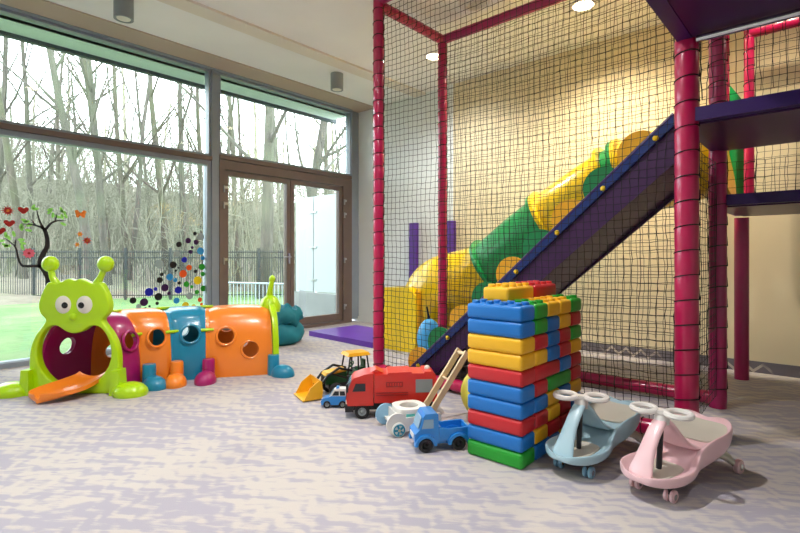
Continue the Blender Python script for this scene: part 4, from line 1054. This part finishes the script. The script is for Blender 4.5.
# ------------------------------------------------------------------ swing cars
def swing_car(loc, rz, body, label, wl, steer=0):
    t = thing('swing_car', label, 'ride-on toy', loc, rz, 'ride-on swing cars'); t.scale = (.87, .87, .87)
    st = [ # x, half width, bottom, rim z, dip z, inner ratio
        (.375, .045, .098, .125, .122, .5), (.36, .085, .088, .138, .122, .7), (.32, .125, .080, .140, .115, .80), (.26, .15, .076, .140, .112, .84), (.19, .155, .074, .138, .110, .84), (.12, .148, .074, .140, .112, .84),
        (.07, .135, .075, .155, .120, .82), (.02, .125, .078, .195, .150, .80), (-.03, .128, .085, .235, .195, .80), (-.09, .145, .10, .262, .222, .84), (-.16, .162, .12, .275, .228, .87), (-.24, .168, .145, .285, .236, .88), (-.31, .158, .175, .300, .250, .88), (-.365, .125, .21, .315, .275, .84), (-.395, .075, .25, .318, .298, .7)]
    st = [(x if x >= 0 else x * .76, w_, b_, r_ if x >= -.02 else r_ - .018, d_ if x > -.02 else d_ - .01, k) for x, w_, b_, r_, d_, k in st]
    bm = B(); rings = []
    for x, w_, b_, r_, d_, k in st:
        h = r_ - b_; ring = []
        for s in (1,):
            pts = [(0, b_), (.5 * w_, b_), (.85 * w_, b_ + .08 * h), (.97 * w_, b_ + .4 * h), (w_, b_ + .8 * h), (.975 * w_, r_), (.93 * w_, r_ + .002), (k * w_, r_ - .35 * (r_ - d_)), (.72 * w_ * k / .85, d_), (.35 * w_, d_)]
            full = pts + [(0, d_)] + [(-a, b) for a, b in pts[:0:-1]]
        rings.append([Vector((x, a, b)) for a, b in full])
    loft(bm, rings); obj('body', bm, M[body], t, sub=2, ang=80)
    # cream seat pad and foot pad
    bm = B(); rings = []
    for x, w_, b_, r_, d_, k in st[9:14]:
        ww = w_ * k * 1.0; rings.append([Vector((x, a * ww, d_ + .007 + (abs(a) > .9) * .5 * (r_ - d_))) for a in (-1, -.6, 0, .6, 1)] + [Vector((x, a * ww, d_ - .004)) for a in (1, .6, 0, -.6, -1)])
    loft(bm, rings); obj('seat_pad', bm, M['cream'], t, sub=2, ang=80)
    bm = B(); rings = []
    for x, w_, b_, r_, d_, k in st[2:7]:
        ww = w_ * k * .74; rings.append([Vector((x, a * ww, d_ + .004)) for a in (-1, 0, 1)] + [Vector((x, a * ww, d_ - .003)) for a in (1, 0, -1)])
    loft(bm, rings); obj('foot_pad', bm, M['cream'], t, sub=1, ang=80)
    # column: front strap and rear fairing
    def strap(pts, nm):
        P = pts; rings = []
        for i, (x, z, w_, th) in enumerate(P):
            a = Vector((P[max(i - 1, 0)][0], 0, P[max(i - 1, 0)][1])); b = Vector((P[min(i + 1, len(P) - 1)][0], 0, P[min(i + 1, len(P) - 1)][1])); d = (b - a).normalized(); nr = Vector((-d.z, 0, d.x))
            c = Vector((x, 0, z)); r_ = []
            for yy, tt in ((-1, -.35), (-.7, -1), (0, -1.1), (.7, -1), (1, -.35), (1, .35), (.7, 1), (0, 1.1), (-.7, 1), (-1, .35)):
                r_.append(c + Vector((0, yy * w_, 0)) + nr * (tt * th))
            rings.append(r_)
        bm = B(); loft(bm, rings); obj(nm, bm, M[body], t, sub=2, ang=80)
    strap([(.355, .105, .070, .012), (.33, .16, .052, .014), (.29, .22, .040, .014), (.245, .28, .036, .014), (.195, .33, .036, .015), (.150, .352, .032, .02)], 'front_strap')
    strap([(.175, .352, .032, .018), (.125, .335, .038, .018), (.085, .29, .050, .016), (.05, .24, .068, .015), (.01, .195, .095, .015), (-.04, .20, .115, .014)], 'rear_fairing')
    bm = B(); cyl(bm, (.185, 0, .09), (.160, 0, .345), .013, 14); obj('steering_shaft', bm, M['black'], t)
    bm = B(); lathe(bm, [(0, .33), (.034, .33), (.036, .36), (.028, .375), (.022, .385), (0, .387)], (.155, 0, 0), seg=20); obj('column_cap', bm, M['creamw'], t)
    bm = B()
    for s in (-1, 1): torus(bm, (.165, s * .078, .392), (.12, 0, 1), .054, .0145, 32, 8, 1.0, .80, u0=(0, 1, 0))
    bx(bm, (.16, 0, .389), (.05, .06, .018)); bmesh.ops.rotate(bm, cent=(.16, 0, .39), matrix=Matrix.Rotation(steer, 3, 'Z'), verts=bm.verts[:]); obj('handlebar', bm, M['creamw'], t)
    # wheels
    for s in (-1, 1):
        for q in (-1, 1):
            bm = B(); yy = s * .085 + q * .014; lathe(bm, [(0, -.009), (.026, -.009), (.030, -.006), (.030, .006), (.026, .009), (0, .009)], (.235, yy, .030), (0, 1, 0), 20); w_ = obj('front_wheel', bm, M[wl], t)
            bm = B(); lathe(bm, [(0, -.0105), (.014, -.0105), (.014, .0105), (0, .0105)], (.235, yy, .030), (0, 1, 0), 14); obj('hub', bm, M['chrome'], w_)
        bm = B(); bx(bm, (.235, s * .085, .062), (.03, .012, .05)); obj('caster', bm, M['black'], t, bev=.002)
        bm = B(); yy = s * .125; lathe(bm, [(0, -.014), (.033, -.014), (.038, -.009), (.038, .009), (.033, .014), (0, .014)], (-.37, yy, .038), (0, 1, 0), 22); w_ = obj('rear_wheel', bm, M[wl], t)
        bm = B(); lathe(bm, [(0, -.016), (.017, -.016), (.017, .016), (0, .016)], (-.37, yy, .038), (0, 1, 0), 14); obj('hub', bm, M['chrome'], w_)
        bm = B(); tube(bm, [(-.19, s * .07, .15), (-.29, s * .10, .10), (-.37, s * .107, .04)], [.028, .022, .014], 12); obj('rear_arm', bm, M['cream'], t)
    bm = B(); bx(bm, (.235, 0, .072), (.04, .18, .02)); obj('front_axle', bm, M['black'], t, bev=.003)
    return t
HDG = math.atan2(-.967, -.253)
swing_car((-.534, 2.444, 0), HDG, 'carp', 'pale pink ride-on swing car with white loop handlebar, the right one', 'carp', R(15))
swing_car((-.896, 2.437, 0), R(-97), 'carb', 'pale blue ride-on swing car with white loop handlebar beside the block tower', 'bluep', R(32))
